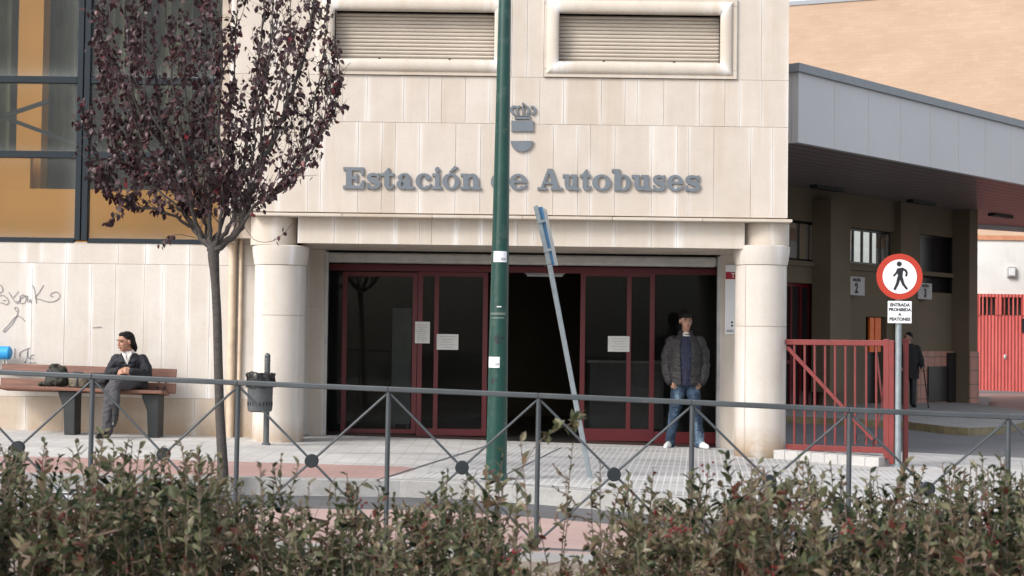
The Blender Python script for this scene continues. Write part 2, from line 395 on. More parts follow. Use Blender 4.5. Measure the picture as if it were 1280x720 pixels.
def tiles():
    mt, t, b = newmat('pale paving tile'); w = coords(t)
    def brick(sz, mortar):
        n = N(t, 'ShaderNodeTexBrick', offset=0.0); L(t, w, n.inputs['Vector']); n.inputs['Scale'].default_value = 1.0
        n.inputs['Brick Width'].default_value = sz; n.inputs['Row Height'].default_value = sz; n.inputs['Mortar Size'].default_value = mortar; n.inputs['Mortar Smooth'].default_value = 0.3
        n.inputs['Color1'].default_value = (0, 0, 0, 1); n.inputs['Color2'].default_value = (1, 1, 1, 1); n.inputs['Bias'].default_value = 0; return n
    b1 = brick(0.2, 0.009)
    base = ramp(t, b1.outputs['Color'], [(0, (0.47, 0.46, 0.445)), (1, (0.53, 0.52, 0.505))])
    n1 = noise_(t, w, 0.8, 6, 0.6); base = mixc(t, 0.7, base, ramp(t, n1, [(0.35, (0.80, 0.80, 0.80)), (0.65, (1.08, 1.07, 1.06))]), 'MULTIPLY')
    n2 = noise_(t, w, 14, 5, 0.7); base = mixc(t, 0.45, base, ramp(t, n2, [(0.3, (0.75, 0.74, 0.72)), (0.6, (1.05, 1.05, 1.05))]), 'MULTIPLY')
    # rows of darker tiles
    ns = noise_(t, coords(t, (0.25, 3.0, 1)), 1.0, 2); base = mixc(t, ramp(t, ns, [(0.55, (0, 0, 0)), (0.62, (0.5, 0.5, 0.5))]), base, (0.36, 0.355, 0.35))
    c = mixc(t, math_(t, 'MULTIPLY', b1.outputs['Fac'], 0.40), base, (0.28, 0.27, 0.26))
    vo = N(t, 'ShaderNodeTexVoronoi'); vo.inputs['Scale'].default_value = 3.2; L(t, w, vo.inputs['Vector'])
    c = mixc(t, ramp(t, vo.outputs['Distance'], [(0.03, (0.5, 0.5, 0.5)), (0.05, (0, 0, 0))]), c, (0.12, 0.11, 0.105))
    L(t, c, b.inputs['Base Color']); b.inputs['Roughness'].default_value = 0.75; bump(t, b, b1.outputs['Fac'], -0.3, 0.004); return mt
M['tiles'] = tiles()
def grid_tiles():
    mt, t, b = newmat('grooved paving tile'); w = coords(t, (1, 1, 1), (0, 0, R(6.7)))
    def br(sz, mo):
        n = N(t, 'ShaderNodeTexBrick', offset=0.0); L(t, w, n.inputs['Vector']); n.inputs['Scale'].default_value = 1
        n.inputs['Brick Width'].default_value = sz; n.inputs['Row Height'].default_value = sz; n.inputs['Mortar Size'].default_value = mo; n.inputs['Mortar Smooth'].default_value = 0.2
        n.inputs['Color1'].default_value = (0, 0, 0, 1); n.inputs['Color2'].default_value = (1, 1, 1, 1); n.inputs['Mortar'].default_value = (0.5, 0.5, 0.5, 1); return n
    n = br(0.066, 0.0075); big = br(0.33, 0.004)
    rows = noise_(t, coords(t, (0.35, 2.6, 1), (0, 0, R(3))), 1.0, 3, 0.5)
    face = ramp(t, rows, [(0.42, (0.44, 0.435, 0.425)), (0.60, (0.27, 0.265, 0.26))])
    face = mixc(t, 0.25, face, ramp(t, big.outputs['Color'], [(0, (0.75, 0.75, 0.75)), (1, (1.15, 1.15, 1.15))]), 'MULTIPLY')
    c = mixc(t, n.outputs['Fac'], face, (0.56, 0.555, 0.545))
    n1 = noise_(t, w, 1.3, 6, 0.6); c = mixc(t, 0.7, c, ramp(t, n1, [(0.35, (0.84, 0.84, 0.84)), (0.65, (1.08, 1.08, 1.08))]), 'MULTIPLY')
    n2 = noise_(t, w, 16, 5, 0.7); c = mixc(t, 0.4, c, ramp(t, n2, [(0.3, (0.78, 0.78, 0.78)), (0.6, (1.05, 1.05, 1.05))]), 'MULTIPLY')
    L(t, c, b.inputs['Base Color']); b.inputs['Roughness'].default_value = 0.75; return mt
M['grid'] = grid_tiles()
def pave(name, c0, c1, sz=0.0, rough=0.85, ns=1.2):
    mt, t, b = newmat(name); w = coords(t)
    n1 = noise_(t, w, ns, 7, 0.62); c = ramp(t, n1, [(0.3, c0), (0.7, c1)])
    n2 = noise_(t, w, 40, 4, 0.7); c = mixc(t, 0.4, c, ramp(t, n2, [(0.3, (0.75, 0.75, 0.75)), (0.65, (1.1, 1.1, 1.1))]), 'MULTIPLY')
    n4 = noise_(t, coords(t, (0.8, 3, 1)), 2.2, 5, 0.7); c = mixc(t, ramp(t, n4, [(0.56, (0, 0, 0)), (0.75, (0.45, 0.45, 0.45))]), c, tuple(x * 0.6 for x in c0))
    h = n2
    if sz:
        n = N(t, 'ShaderNodeTexBrick', offset=0.5); L(t, w, n.inputs['Vector']); n.inputs['Scale'].default_value = 1
        n.inputs['Brick Width'].default_value = sz; n.inputs['Row Height'].default_value = sz / 2; n.inputs['Mortar Size'].default_value = 0.006
        c = mixc(t, math_(t, 'MULTIPLY', n.outputs['Fac'], 0.45), c, tuple(x * 0.6 for x in c0))
    L(t, c, b.inputs['Base Color']); b.inputs['Roughness'].default_value = rough; bump(t, b, h, 0.25, 0.004); return mt
M['redpave'] = pave('faded red paving', (0.34, 0.21, 0.185), (0.42, 0.275, 0.245), 0.2)
M['lane'] = pave('faded pink lane', (0.36, 0.245, 0.215), (0.44, 0.315, 0.285))
M['kerb'] = pave('kerb concrete', (0.26, 0.255, 0.245), (0.36, 0.355, 0.345), 0, 0.8, 2.5)
M['kerb_white'] = pave('bright concrete', (0.42, 0.41, 0.395), (0.50, 0.49, 0.475), 0, 0.8, 2.5)
M['gutter'] = pave('dark gutter asphalt', (0.075, 0.075, 0.08), (0.12, 0.12, 0.125), 0, 0.8, 2)
M['asphalt'] = pave('yard asphalt', (0.12, 0.12, 0.125), (0.19, 0.19, 0.195), 0, 0.8, 0.6)
M['soil'] = pave('dry soil', (0.16, 0.125, 0.095), (0.27, 0.225, 0.18), 0, 0.95, 4)
M['ground'] = pave('ground', (0.13, 0.125, 0.12), (0.19, 0.185, 0.18))
M['roadwhite'] = pave('worn white paint', (0.50, 0.52, 0.54), (0.68, 0.69, 0.70), 0, 0.7, 6)
def brickmat():
    mt, t, b = newmat('peach brick'); w = coords(t, (1, 1, 1))
    sp = N(t, 'ShaderNodeSeparateXYZ'); L(t, w, sp.inputs[0]); cb = N(t, 'ShaderNodeCombineXYZ'); L(t, sp.outputs[0], cb.inputs[0]); L(t, sp.outputs[2], cb.inputs[1])
    n = N(t, 'ShaderNodeTexBrick'); L(t, cb.outputs[0], n.inputs['Vector']); n.inputs['Scale'].default_value = 1
    n.inputs['Brick Width'].default_value = 0.5; n.inputs['Row Height'].default_value = 0.16; n.inputs['Mortar Size'].default_value = 0.012
    n.inputs['Color1'].default_value = (0.43, 0.298, 0.212, 1); n.inputs['Color2'].default_value = (0.46, 0.325, 0.235, 1); n.inputs['Mortar'].default_value = (0.40, 0.30, 0.225, 1)
    n1 = noise_(t, coords(t, (1, 1, 3)), 0.25, 6, 0.6); c = mixc(t, 0.8, n.outputs['Color'], ramp(t, n1, [(0.3, (0.90, 0.88, 0.86)), (0.7, (1.06, 1.06, 1.06))]), 'MULTIPLY')
    n2 = noise_(t, coords(t, (2.2, 2.2, 0.8)), 1.0, 6, 0.75); n3 = noise_(t, coords(t, (1, 1, 1)), 0.12, 2)
    f = math_(t, 'MULTIPLY', ramp(t, n2, [(0.60, (0, 0, 0)), (0.72, (0.22, 0.22, 0.22))]), ramp(t, n3, [(0.5, (0, 0, 0)), (0.6, (1, 1, 1))])); c = mixc(t, f, c, (0.7, 0.66, 0.62))
    L(t, c, b.inputs['Base Color']); b.inputs['Roughness'].default_value = 0.9; return mt
M['brick'] = brickmat()
WD = Vector((0.661, 0.750, 0)).normalized(); WN = Vector((-WD.y, WD.x, 0))    # line of the canopy and terminal wing
ang = math.atan2(WD.y, WD.x)
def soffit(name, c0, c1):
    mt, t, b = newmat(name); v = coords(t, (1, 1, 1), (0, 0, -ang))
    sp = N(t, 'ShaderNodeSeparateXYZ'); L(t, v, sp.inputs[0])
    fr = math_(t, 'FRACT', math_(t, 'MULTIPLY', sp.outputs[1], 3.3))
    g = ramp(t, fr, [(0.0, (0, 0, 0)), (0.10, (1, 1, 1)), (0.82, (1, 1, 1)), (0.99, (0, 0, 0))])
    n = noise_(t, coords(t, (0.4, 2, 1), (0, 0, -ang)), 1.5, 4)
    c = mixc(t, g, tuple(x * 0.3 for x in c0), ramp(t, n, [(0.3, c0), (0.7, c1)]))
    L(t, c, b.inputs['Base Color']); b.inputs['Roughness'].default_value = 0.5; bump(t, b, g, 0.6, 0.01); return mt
M['soffit'] = soffit('brown soffit slats', (0.20, 0.165, 0.155), (0.26, 0.215, 0.205))
M['soffit_red_bounce'] = soffit('soffit slats with red bounce light', (0.42, 0.19, 0.165), (0.50, 0.235, 0.21))  # red light bounced up from the ground is put into these slats' colour
def wainscot():
    mt, t, b = newmat('red brown wall tile'); v = coords(t, (1, 1, 1), (0, 0, -ang))
    sp = N(t, 'ShaderNodeSeparateXYZ'); L(t, v, sp.inputs[0]); cb = N(t, 'ShaderNodeCombineXYZ'); L(t, sp.outputs[0], cb.inputs[0]); L(t, sp.outputs[2], cb.inputs[1])
    n = N(t, 'ShaderNodeTexBrick', offset=0.0); L(t, cb.outputs[0], n.inputs['Vector']); n.inputs['Scale'].default_value = 1
    n.inputs['Brick Width'].default_value = 0.35; n.inputs['Row Height'].default_value = 0.33; n.inputs['Mortar Size'].default_value = 0.012
    n.inputs['Color1'].default_value = (0.36, 0.16, 0.12, 1); n.inputs['Color2'].default_value = (0.42, 0.20, 0.15, 1); n.inputs['Mortar'].default_value = (0.12, 0.08, 0.07, 1)
    L(t, n.outputs['Color'], b.inputs['Base Color']); b.inputs['Roughness'].default_value = 0.5; return mt
M['wainscot'] = wainscot()
def corrug():
    mt, t, b = newmat('red corrugated sheet'); v = coords(t, (1, 1, 1))
    sp = N(t, 'ShaderNodeSeparateXYZ'); L(t, v, sp.inputs[0]); w = math_(t, 'SINE', math_(t, 'MULTIPLY', sp.outputs[0], 52.0))
    n = noise_(t, coords(t, (3, 1, 0.6)), 1, 5); c = ramp(t, n, [(0.3, (0.50, 0.085, 0.075)), (0.7, (0.60, 0.12, 0.105))])
    L(t, c, b.inputs['Base Color']); b.inputs['Roughness'].default_value = 0.55; bump(t, b, w, 0.6, 0.02); return mt
M['corrug'] = corrug()
def leafmat(name, stops, rough=0.45, trans=0.25):
    mt, t, b = newmat(name); out = t.nodes['Material Output']
    at = N(t, 'ShaderNodeVertexColor', layer_name='tint'); sep = N(t, 'ShaderNodeSeparateColor'); L(t, at.outputs[0], sep.inputs[0])
    c = ramp(t, sep.outputs[0], stops); L(t, c, b.inputs['Base Color']); b.inputs['Roughness'].default_value = rough; b.inputs['Specular IOR Level'].default_value = 0.4
    tl = N(t, 'ShaderNodeBsdfTranslucent'); L(t, c, tl.inputs[0]); mx = N(t, 'ShaderNodeMixShader'); mx.inputs[0].default_value = trans
    L(t, b.outputs[0], mx.inputs[1]); L(t, tl.outputs[0], mx.inputs[2]); L(t, mx.outputs[0], out.inputs[0]); return mt
M['plum_leaf'] = leafmat('purple plum leaf', [(0, (0.024, 0.012, 0.015)), (0.45, (0.050, 0.022, 0.028)), (0.8, (0.090, 0.044, 0.049)), (0.96, (0.060, 0.020, 0.022)), (1, (0.14, 0.014, 0.02))], 0.40, 0.15)
M['hedge_leaf'] = leafmat('hedge leaf', [(0, (0.010, 0.021, 0.009)), (0.2, (0.036, 0.053, 0.022)), (0.42, (0.110, 0.122, 0.060)), (0.6, (0.170, 0.165, 0.092)), (0.72, (0.135, 0.088, 0.052)), (0.84, (0.20, 0.145, 0.092)), (0.985, (0.34, 0.33, 0.22)), (1, (0.13, 0.04, 0.03))], 0.5, 0.3)
M['berry'] = simple('red berry', (0.15, 0.012, 0.016), 0.4)
def bark(name, c0, c1, sc=(6, 6, 14)):
    mt, t, b = newmat(name); v = coords(t, sc, world_=False); n = noise_(t, v, 3, 8, 0.75)
    L(t, ramp(t, n, [(0.3, c0), (0.7, c1)]), b.inputs['Base Color']); b.inputs['Roughness'].default_value = 0.8; bump(t, b, n, 0.8, 0.01); return mt
M['bark'] = bark('plum bark', (0.028, 0.024, 0.022), (0.085, 0.074, 0.068))
M['twig'] = bark('hedge twig', (0.075, 0.05, 0.038), (0.17, 0.125, 0.095))
M['skin'] = simple('skin', (0.36, 0.20, 0.14), 0.5, var=0.06, vscale=14)
M['skin_tan'] = simple('tanned skin', (0.34, 0.17, 0.11), 0.5, var=0.08, vscale=14)
M['hair'] = simple('black hair', (0.007, 0.0058, 0.0055), 0.6, spec=0.2, var=0.3, vscale=40, bumps=0.6, bscale=90)
M['eye'] = simple('eye', (0.30, 0.28, 0.26), 0.2); M['lip'] = simple('lip', (0.30, 0.11, 0.09), 0.5)
M['jacket'] = simple('charcoal jacket fabric', (0.021, 0.020, 0.021), 0.7, var=0.15, bumps=0.3, bscale=70)
M['navy'] = simple('navy shirt', (0.008, 0.011, 0.034), 0.75, var=0.2, bumps=0.25, bscale=70)
M['navy_coat'] = simple('dark navy coat', (0.004, 0.0045, 0.010), 0.75, var=0.2, bumps=0.3, bscale=80)
M['tee'] = simple('white shirt', (0.60, 0.58, 0.55), 0.8, var=0.06)
M['cuff'] = simple('black knit cuff', (0.012, 0.012, 0.013), 0.85)
def denim():
    mt, t, b = newmat('faded denim'); v = coords(t, (1, 1, 0.45), world_=False); n = noise_(t, v, 6.5, 4, 0.6); n2 = noise_(t, coords(t, world_=False), 220, 2)
    c = ramp(t, n, [(0.36, (0.007, 0.017, 0.036)), (0.52, (0.018, 0.040, 0.075)), (0.66, (0.12, 0.18, 0.25))])
    c = mixc(t, 0.3, c, ramp(t, n2, [(0.3, (0.7, 0.7, 0.7)), (0.7, (1.2, 1.2, 1.2))]), 'MULTIPLY')
    L(t, c, b.inputs['Base Color']); b.inputs['Roughness'].default_value = 0.85; return mt
M['denim'] = denim()
M['trouser'] = simple('grey trousers', (0.05, 0.049, 0.055), 0.8, var=0.15, bumps=0.2, bscale=90)
M['shoe_black'] = simple('black leather', (0.010, 0.010, 0.010), 0.35)
M['sneaker'] = simple('white sneaker', (0.70, 0.70, 0.70), 0.55, var=0.05)
M['olive'] = simple('dark olive nylon', (0.020, 0.021, 0.014), 0.7, var=0.4, vscale=9, bumps=0.4, bscale=50)
M['tanbag'] = simple('faded tan canvas', (0.15, 0.13, 0.095), 0.8, var=0.2, vscale=9, bumps=0.3)
M['darkbag'] = simple('dark grey canvas', (0.035, 0.035, 0.038), 0.8, var=0.3, vscale=9, bumps=0.3)
M['graffiti'] = simple('grey spray ink', (0.20, 0.20, 0.21), 0.8, var=0.3, vscale=12)
M['rooflamp'] = simple('dull lamp plastic', (0.55, 0.55, 0.53), 0.4)
#@@END_TOP
# ------------------------------------------------------------------ ground, pavement, lane, yard
def strip(name, near, far, mt, thick=0.0, off_near=None):     # sheet between two polylines of points (same count), skirt on near side
    b = MB(); n = len(near)
    for p in near: b.v.append(Vector(p))
    for p in far: b.v.append(Vector(p))
    for i in range(n - 1): b.face((i, i + 1, n + i + 1, n + i))
    o = b.build(name, mt); tag(o, kind='structure'); return o
def gp(x, y, off): return Vector((x, y, gz(x, off)))
xs = [-15 + i * 1.0 for i in range(31)]
b = MB()
b.add([gp(-120, -60, -0.35), gp(120, -60, -0.35), gp(120, 160, -0.35), gp(-120, 160, -0.35)], [(0, 1, 2, 3)])
tag(b.build('ground', M['ground']), kind='structure')
# kerb edge of the station pavement, from the photo
kpx = [(-420, 590), (0, 593), (200, 596), (400, 599.5), (500, 601), (585, 604), (680, 610.5), (772, 618), (880, 627), (1000, 638), (1280, 664), (1560, 690)]
kerb = [G(x, y, 0.0) for x, y in kpx]
kerb[0].x = -16; kerb[0].z = gz(-16); kerb[-1].x = 16; kerb[-1].z = gz(16)
far = [Vector((p.x, 21.6, gz(p.x))) for p in kerb]
far = [Vector((p.x, 21.6 if p.x < 4.2 else 18.35, gz(p.x))) for p in kerb]
KW = 0.16
kin = [p + Vector((0, KW, 0)) for p in kerb]
strip('pavement', kin, far, M['tiles'])
b = MB(); n = len(kerb)
for p in kerb: b.v.append(p + Vector((0, 0, -0.15)))
for p in kerb: b.v.append(p + Vector((0, 0.012, -0.004)))
for p in kerb: b.v.append(p + Vector((0, 0.024, 0.006)))
for p in kin: b.v.append(p + Vector((0, 0, 0.006)))
for p in kin: b.v.append(p + Vector((0, 0, -0.15)))
for k in range(4):
    for i in range(n - 1): b.face((k * n + i, k * n + i + 1, (k + 1) * n + i + 1, (k + 1) * n + i))
tag(b.build('kerb', M['kerb']), kind='structure')
# grooved tile field on the right of the lamp post, red band on the left
b = MB(); gl = [G(512, 597, 0.004), G(585, 600, .004), G(772, 613, .004), G(1000, 631, .004), G(1290, 658, .004), G(1290, 612, .004), G(1140, 592, .004), G(1000, 577, .004), G(900, 559, .004), G(640, 559, .004)]
b.v = gl; b.face(range(len(gl)))
tag(b.build('grooved_paving', M['grid']), kind='structure')
b = MB()
rl = [G(-260, 590, .004), G(60, 592, .004), G(250, 594.5, .004), (G(478, 598, .004)), G(500, 592, .004), G(520, 586, .004), G(505, 583, .004), G(400, 580, .004), G(250, 575.5, .004), G(60, 571, .004), G(-260, 567, .004)]
b.v = rl; b.face(range(len(rl)))
tag(b.build('red_paving', M['redpave']), kind='structure')
# paving joints seen as long dark lines
b = MB()
for a, c in (((640, 547), (470, 600)), ((700, 560), (610, 604)), ((400, 566), (640, 568))):
    p, q = G(*a, .007), G(*c, .007); d = (q - p).normalized(); s_ = Vector((-d.y, d.x, 0)) * 0.012
    b.add([p - s_, p + s_, q + s_, q - s_], [(0, 1, 2, 3)])
tag(b.build('paving_joint', M['gutter']), kind='structure')
# gutter, pink lane, near kerb, planting bed
def edge_at(x, off, dy): return None
ROAD = -0.15
def line_px(pts, off): 
    out = [G(x, y, off) for x, y in pts]
    return out
gutter_near = [Vector((p.x, p.y - 1.05, gz(p.x, ROAD))) for p in kerb]
strip('gutter', gutter_near, [Vector((p.x, p.y + 0.05, gz(p.x, ROAD))) for p in kerb], M['gutter'])
lane_near = [Vector((p.x, 11.62 - 0.06 * p.x, gz(p.x, ROAD))) for p in kerb]
strip('pink_lane', lane_near, gutter_near, M['lane'])
j2 = [p + Vector((0, -0.13, 0)) for p in lane_near]; strip('drain_joint', j2, lane_near, M['gutter'])
j3 = [p + Vector((0, -0.50, 0)) for p in j2]; strip('pink_paving', j3, j2, M['lane'])
b = MB(); n = len(j3)
for p in j3: b.v.append(p + Vector((0, 0, 0)))
for p in j3: b.v.append(p + Vector((0, -0.01, 0.05)))
for p in j3: b.v.append(p + Vector((0, -0.32, 0.05)))
for p in j3: b.v.append(p + Vector((0, -0.32, -0.1)))
for k in range(3):
    for i in range(n - 1): b.face((k * n + i, k * n + i + 1, (k + 1) * n + i + 1, (k + 1) * n + i))
tag(b.build('near_kerb', M['kerb']), kind='structure')
bed = [p + Vector((0, -0.30, 0.03)) for p in j3]
strip('planting_bed', [Vector((p.x, 3.2, gz(p.x, ROAD + 0.03))) for p in bed], bed, M['soil'])
strip('near_pavement', [Vector((p.x, -8, gz(p.x, ROAD + 0.01))) for p in bed], [Vector((p.x, 3.2, gz(p.x, ROAD + 0.01))) for p in bed], M['tiles'])
# white stripes of a crossing at the left
b = MB()
for y0, y1 in ((612, 616.5), (619.5, 625), (630, 636)):
    q = [G(-60, y1 - 1, ROAD + .004), G(205, y1, ROAD + .004), G(205, y0, ROAD + .004), G(-60, y0 - 1, ROAD + .004)]
    b.add(q, [(0, 1, 2, 3)])
tag(b.build('crossing_stripe', M['roadwhite']), kind='structure')
# yard of the bus entry
b = MB(); b.add([gp(3.3, 18.35, -.03), gp(60, 18.35, -.03), gp(60, 66, -.03), gp(3.3, 66, -.03)], [(0, 1, 2, 3)])
tag(b.build('bus_yard', M['asphalt']), kind='structure')
b = MB(); b.add([gp(3.6, 18.33, -.012), gp(40, 18.33, -.012), gp(40, 18.5, -.012), gp(3.6, 18.5, -.012)], [(0, 1, 2, 3)])
tag(b.build('yard_edge', M['kerb']), kind='structure')
plat = [G(970, 519, .1), G(1075, 524, .1), G(1134, 527, .1), G(1180, 532.5, .1), G(1210, 535, .1), G(1250, 533.5, .1), G(1275, 529, .1), G(1288, 522, .1), G(1286, 516, .1), G(1270, 511.5, .1), G(1235, 507, .1)]
wl = [G(1240, 497, .1), G(970, 478, .1)]
b = MB(); pl = plat + wl; n = len(pl)
b.v = [p.copy() for p in pl] + [p - Vector((0, 0, .16)) for p in pl]; b.face(range(n), 0)
for i in range(len(plat) - 1): b.face((i, i + 1, n + i + 1, n + i), 1)
tag(b.build('bus_platform', [M['kerb'], M['yellow']]), kind='structure')
b = MB(); rp = [G(1222, 508, -.02), G(1300, 521, -.02), G(1420, 515, -.02), G(1420, 493, -.02), G(1215, 492, -.02)]
b.v = rp; b.face(range(len(rp))); tag(b.build('red_yard_paving', M['redpave']), kind='structure')

# ------------------------------------------------------------------ station building
YF, YL, YD = 19.20, 19.90, 20.85       # upper front, left wing, entrance wall
st = empty('bus_station', (0, 20.0, 0), 'pale limestone bus station with raised grey letters above its red framed entrance', 'station')
def xr(px, py=150, Y=YF): return X(px, py, Y)
zr = lambda py, Y=YF, px=660: Z(px, py, Y)
def tone(): return (min(1, max(0, random.gauss(0.5, 0.22))), random.random(), 1)
def slab(b, x0, x1, z0, z1, y, depth=0.05, mi=0, gap=0.0035, jit=0.0015):
    g = gap / 2; y += random.uniform(-jit, jit); c = tone()
    v = [(x0 + g, y, z0 + g), (x1 - g, y, z0 + g), (x1 - g, y, z1 - g), (x0 + g, y, z1 - g)]
    bb = b.add(v + [(a, y + depth, c_) for a, _, c_ in v], [], mi)
    uv = [(0, z0), (1, z0), (1, z1), (0, z1)]
    b.face((bb, bb + 1, bb + 2, bb + 3), mi, c, uv)
    for i in range(4):
        j = (i + 1) % 4; b.face((bb + j, bb + i, bb + 4 + i, bb + 4 + j), mi, c)
def rowslabs(b, x0, x1, z0, z1, y, joints=None, mi=0, holes=(), lo=0.32, hi=0.85):
    if joints is None:
        joints = []; x = x0
        while True:
            x += random.choice((random.uniform(lo, hi), random.uniform(lo, hi), random.uniform(0.2, 0.35)))
            if x > x1 - 0.15: break
            joints.append(x)
    e = [x0] + sorted(j for j in joints if x0 + .05 < j < x1 - .05) + [x1]
    for a, c in zip(e, e[1:]): slab(b, a, c, z0, z1, y, mi=mi)
XL, XR = xr(287), xr(985.5)
c2 = lambda lst, py: [xr(400 + q / 2.118, py) for q in lst]
ZC = zr(270)                                   # cornice level
zrow = [zr(268.5), zr(155), zr(96.5), zr(-5), zr(-130), zr(-260)]
w = MB()
rowslabs(w, XL, XR, zrow[0], zrow[1], YF, [xr(q, 220) for q in (312, 347, 385)] + c2([2, 100, 163, 198, 262, 358, 424, 480, 548, 617, 682, 715, 780, 878, 945, 975, 1042, 1140, 1198], 220))
rowslabs(w, XL, XR, zrow[1], zrow[2], YF, [xr(q, 120) for q in (318, 362)] + c2([40, 60, 125, 222, 288, 322, 385, 450, 510, 582, 645, 745, 808, 840, 910, 1005, 1072, 1112, 1170], 120))
WL = (xr(399, 45), xr(627, 45)); WR = (xr(680, 45), xr(921, 45))
for a, c, js in ((XL, WL[0], [xr(345, 45)]), (WL[1], WR[0], [xr(640, 45), xr(659, 45)]), (WR[1], XR, [xr(952, 45)])):
    rowslabs(w, a, c, zrow[2], zrow[3], YF, js)
rowslabs(w, XL, XR, zrow[3], zrow[4], YF); rowslabs(w, XL, XR, zrow[4], zrow[5], YF)
Y1 = YF + 0.05; ZT = zrow[5]
ZW0, ZW1 = zr(76.5), zr(15.5)                   # shutter opening heights
S1 = (xr(418, 45), xr(618, 45)); S2 = (xr(699, 45), xr(900.5, 45))
# backing wall round the two openings, and the building's side, rear and roof
for (x0, x1, z0, z1) in ((XL + .01, XR - .01, zr(271), ZW0), (XL + .01, XR - .01, ZW1, ZT), (XL + .01, S1[0], ZW0, ZW1), (S1[1], S2[0], ZW0, ZW1), (S2[1], XR - .01, ZW0, ZW1)):
    w.box(x0, x1, Y1 - .001, Y1 + .32, z0, z1, 1)
w.box(XR - .30, XR - .012, Y1 + .32, 31, zr(300), ZT, 1)
w.box(XR - .30, XR - .012, YD + .35, 31, -.4, zr(300) - .001, 1)
w.box(XL + .012, XL + .3, Y1 + .32, 31, zr(300), ZT, 1)
w.box(XL + .3, XR - .3, 30.7, 31, -.4, ZT, 1)
w.box(XL + .02, XR - .02, Y1, 30.9, ZT + .001, ZT + .2, 1)
wall = w.build('front_wall', [M['stone'], M['joint']], st)
# frieze over the entrance, its soffit and cornice
YC = 19.49; RC = 0.31
fr = MB(); YFR = YC - 0.235
fx0, fx1 = X(372, 290, YFR), X(931, 292, YFR); zf0, zf1 = Z(660, 307.5, YFR), Z(660, 272, YFR)
rowslabs(fr, fx0, fx1, zf0, zf1, YFR, c2([36, 102, 198, 262, 295, 360, 425, 522, 565, 620, 715, 782, 878, 945], 290))
fr.box(fx0 + .01, fx1 - .01, YFR + .049, YD, zf0 + .003, zf1, 1)
fr.build('frieze', [M['trim'], M['joint']], st)
cn = MB(); cx0, cx1 = X(315, 270, 19.1), X(991, 274, 19.1); zc = Z(660, 272.5, 19.1)
es = [cx0 + (cx1 - cx0) * k / 6 for k in range(7)]
for a, c in zip(es, es[1:]):
    cc = tone(); cn.box(a + .002, c - .002, 19.10, YD - .1, zc - .012, zc + .025, 0, cc); 
cn.build('cornice', M['trim'], st, bevel=.008)
# round columns
def column(pxc, drum, seed):
    random.seed(seed)
    c = Vector((X(pxc, 440, YC), YC, 0)); z0 = gz(c.x) - .05
    zt, zb = Z(pxc, 306, 19.2), Z(pxc, 331, 19.2); zm = Z(pxc, 394 if pxc < 600 else 408, 19.2)
    col = MB()
    a_ = [-2.35, -0.55, 0.30, 3.93]
    def ring(z0, z1, r0, r1, angs):
        for q, (a0, a1) in enumerate(zip(angs, angs[1:])):
            g = .006; cc = tone(); n0 = len(col.c)
            col.lathe([(r0 - .012, z0 + .002), (r0, z0 + .004), (r0 + (r1 - r0) * .5, (z0 + z1) / 2), (r1, z1 - .004), (r1 - .012, z1 - .002)], c, max(6, int((a1 - a0) * 9)), 0, a0 + g, a1 - g, 1, True, cc)
    ring(z0, zm, RC, RC, a_); ring(zm, zb, RC, RC, a_)
    col.lathe([(RC - .006, z0), (RC - .006, zt)], c, 24, 1)
    ob = col.build('column', [M['stone_pale'], M['joint']], st)
    cp = MB(); cc = tone()
    for a0, a1 in ((-2.6, -1.0), (-1.0, .5), (.5, 3.68)):
        cc = tone(); cp.lathe([(RC - .01, zb + .001), (RC + .008, zb + .006), (RC + .02, zb + .07), (RC + .034, zt - .07), (RC + .036, zt - .012), (RC + .02, zt - .002), (.05, zt - .001)], c, 14, 0, a0 + .003, a1 - .003, 1, True, cc)
    cp.build('capital', [M['stone_pale'], M['joint']], ob)
    dr = MB(); dc = Vector((X(drum, 290, YC), YC, 0))
    for a0, a1 in ((-2.9, -1.45), (-1.45, -.2), (-.2, 3.38)):
        cc = tone(); dr.lathe([(RC - .03, zt + .001), (RC - .026, zt + .003), (RC - .026, zc - .014)], dc, 14, 0, a0 + .004, a1 - .004, 1, True, cc)
    dr.lathe([(RC - .034, zt), (RC - .034, zc - .013)], dc, 24, 1)
    dr.build('column_head', [M['trim'], M['joint']], ob)
    random.seed(seed + 50)
column(349, 343, 3); column(950.5, 957, 4)
# entrance wall beside the doors
zs = Z(660, 312, YD) + .02
for x0, x1 in ((X(360, 440, YD), X(405, 440, YD)), (X(899, 440, YD), XR - .01)):
    za = Z(660, 387, YD); ew = MB()
    e0 = gz((x0 + x1) / 2) - .04
    m_ = (x0 + x1) / 2 if x1 < 0 else x0 + (x1 - x0) * .35
    for a, c in ((x0, m_), (m_, x1)):
        slab(ew, a, c, e0, za, YD); slab(ew, a, c, za, zs, YD)
    ew.box(x0 + .004, x1 - .004, YD + .049, YD + .34, e0, zs, 1)
    ew.build('entrance_wall', [M['trim'], M['joint']], st)
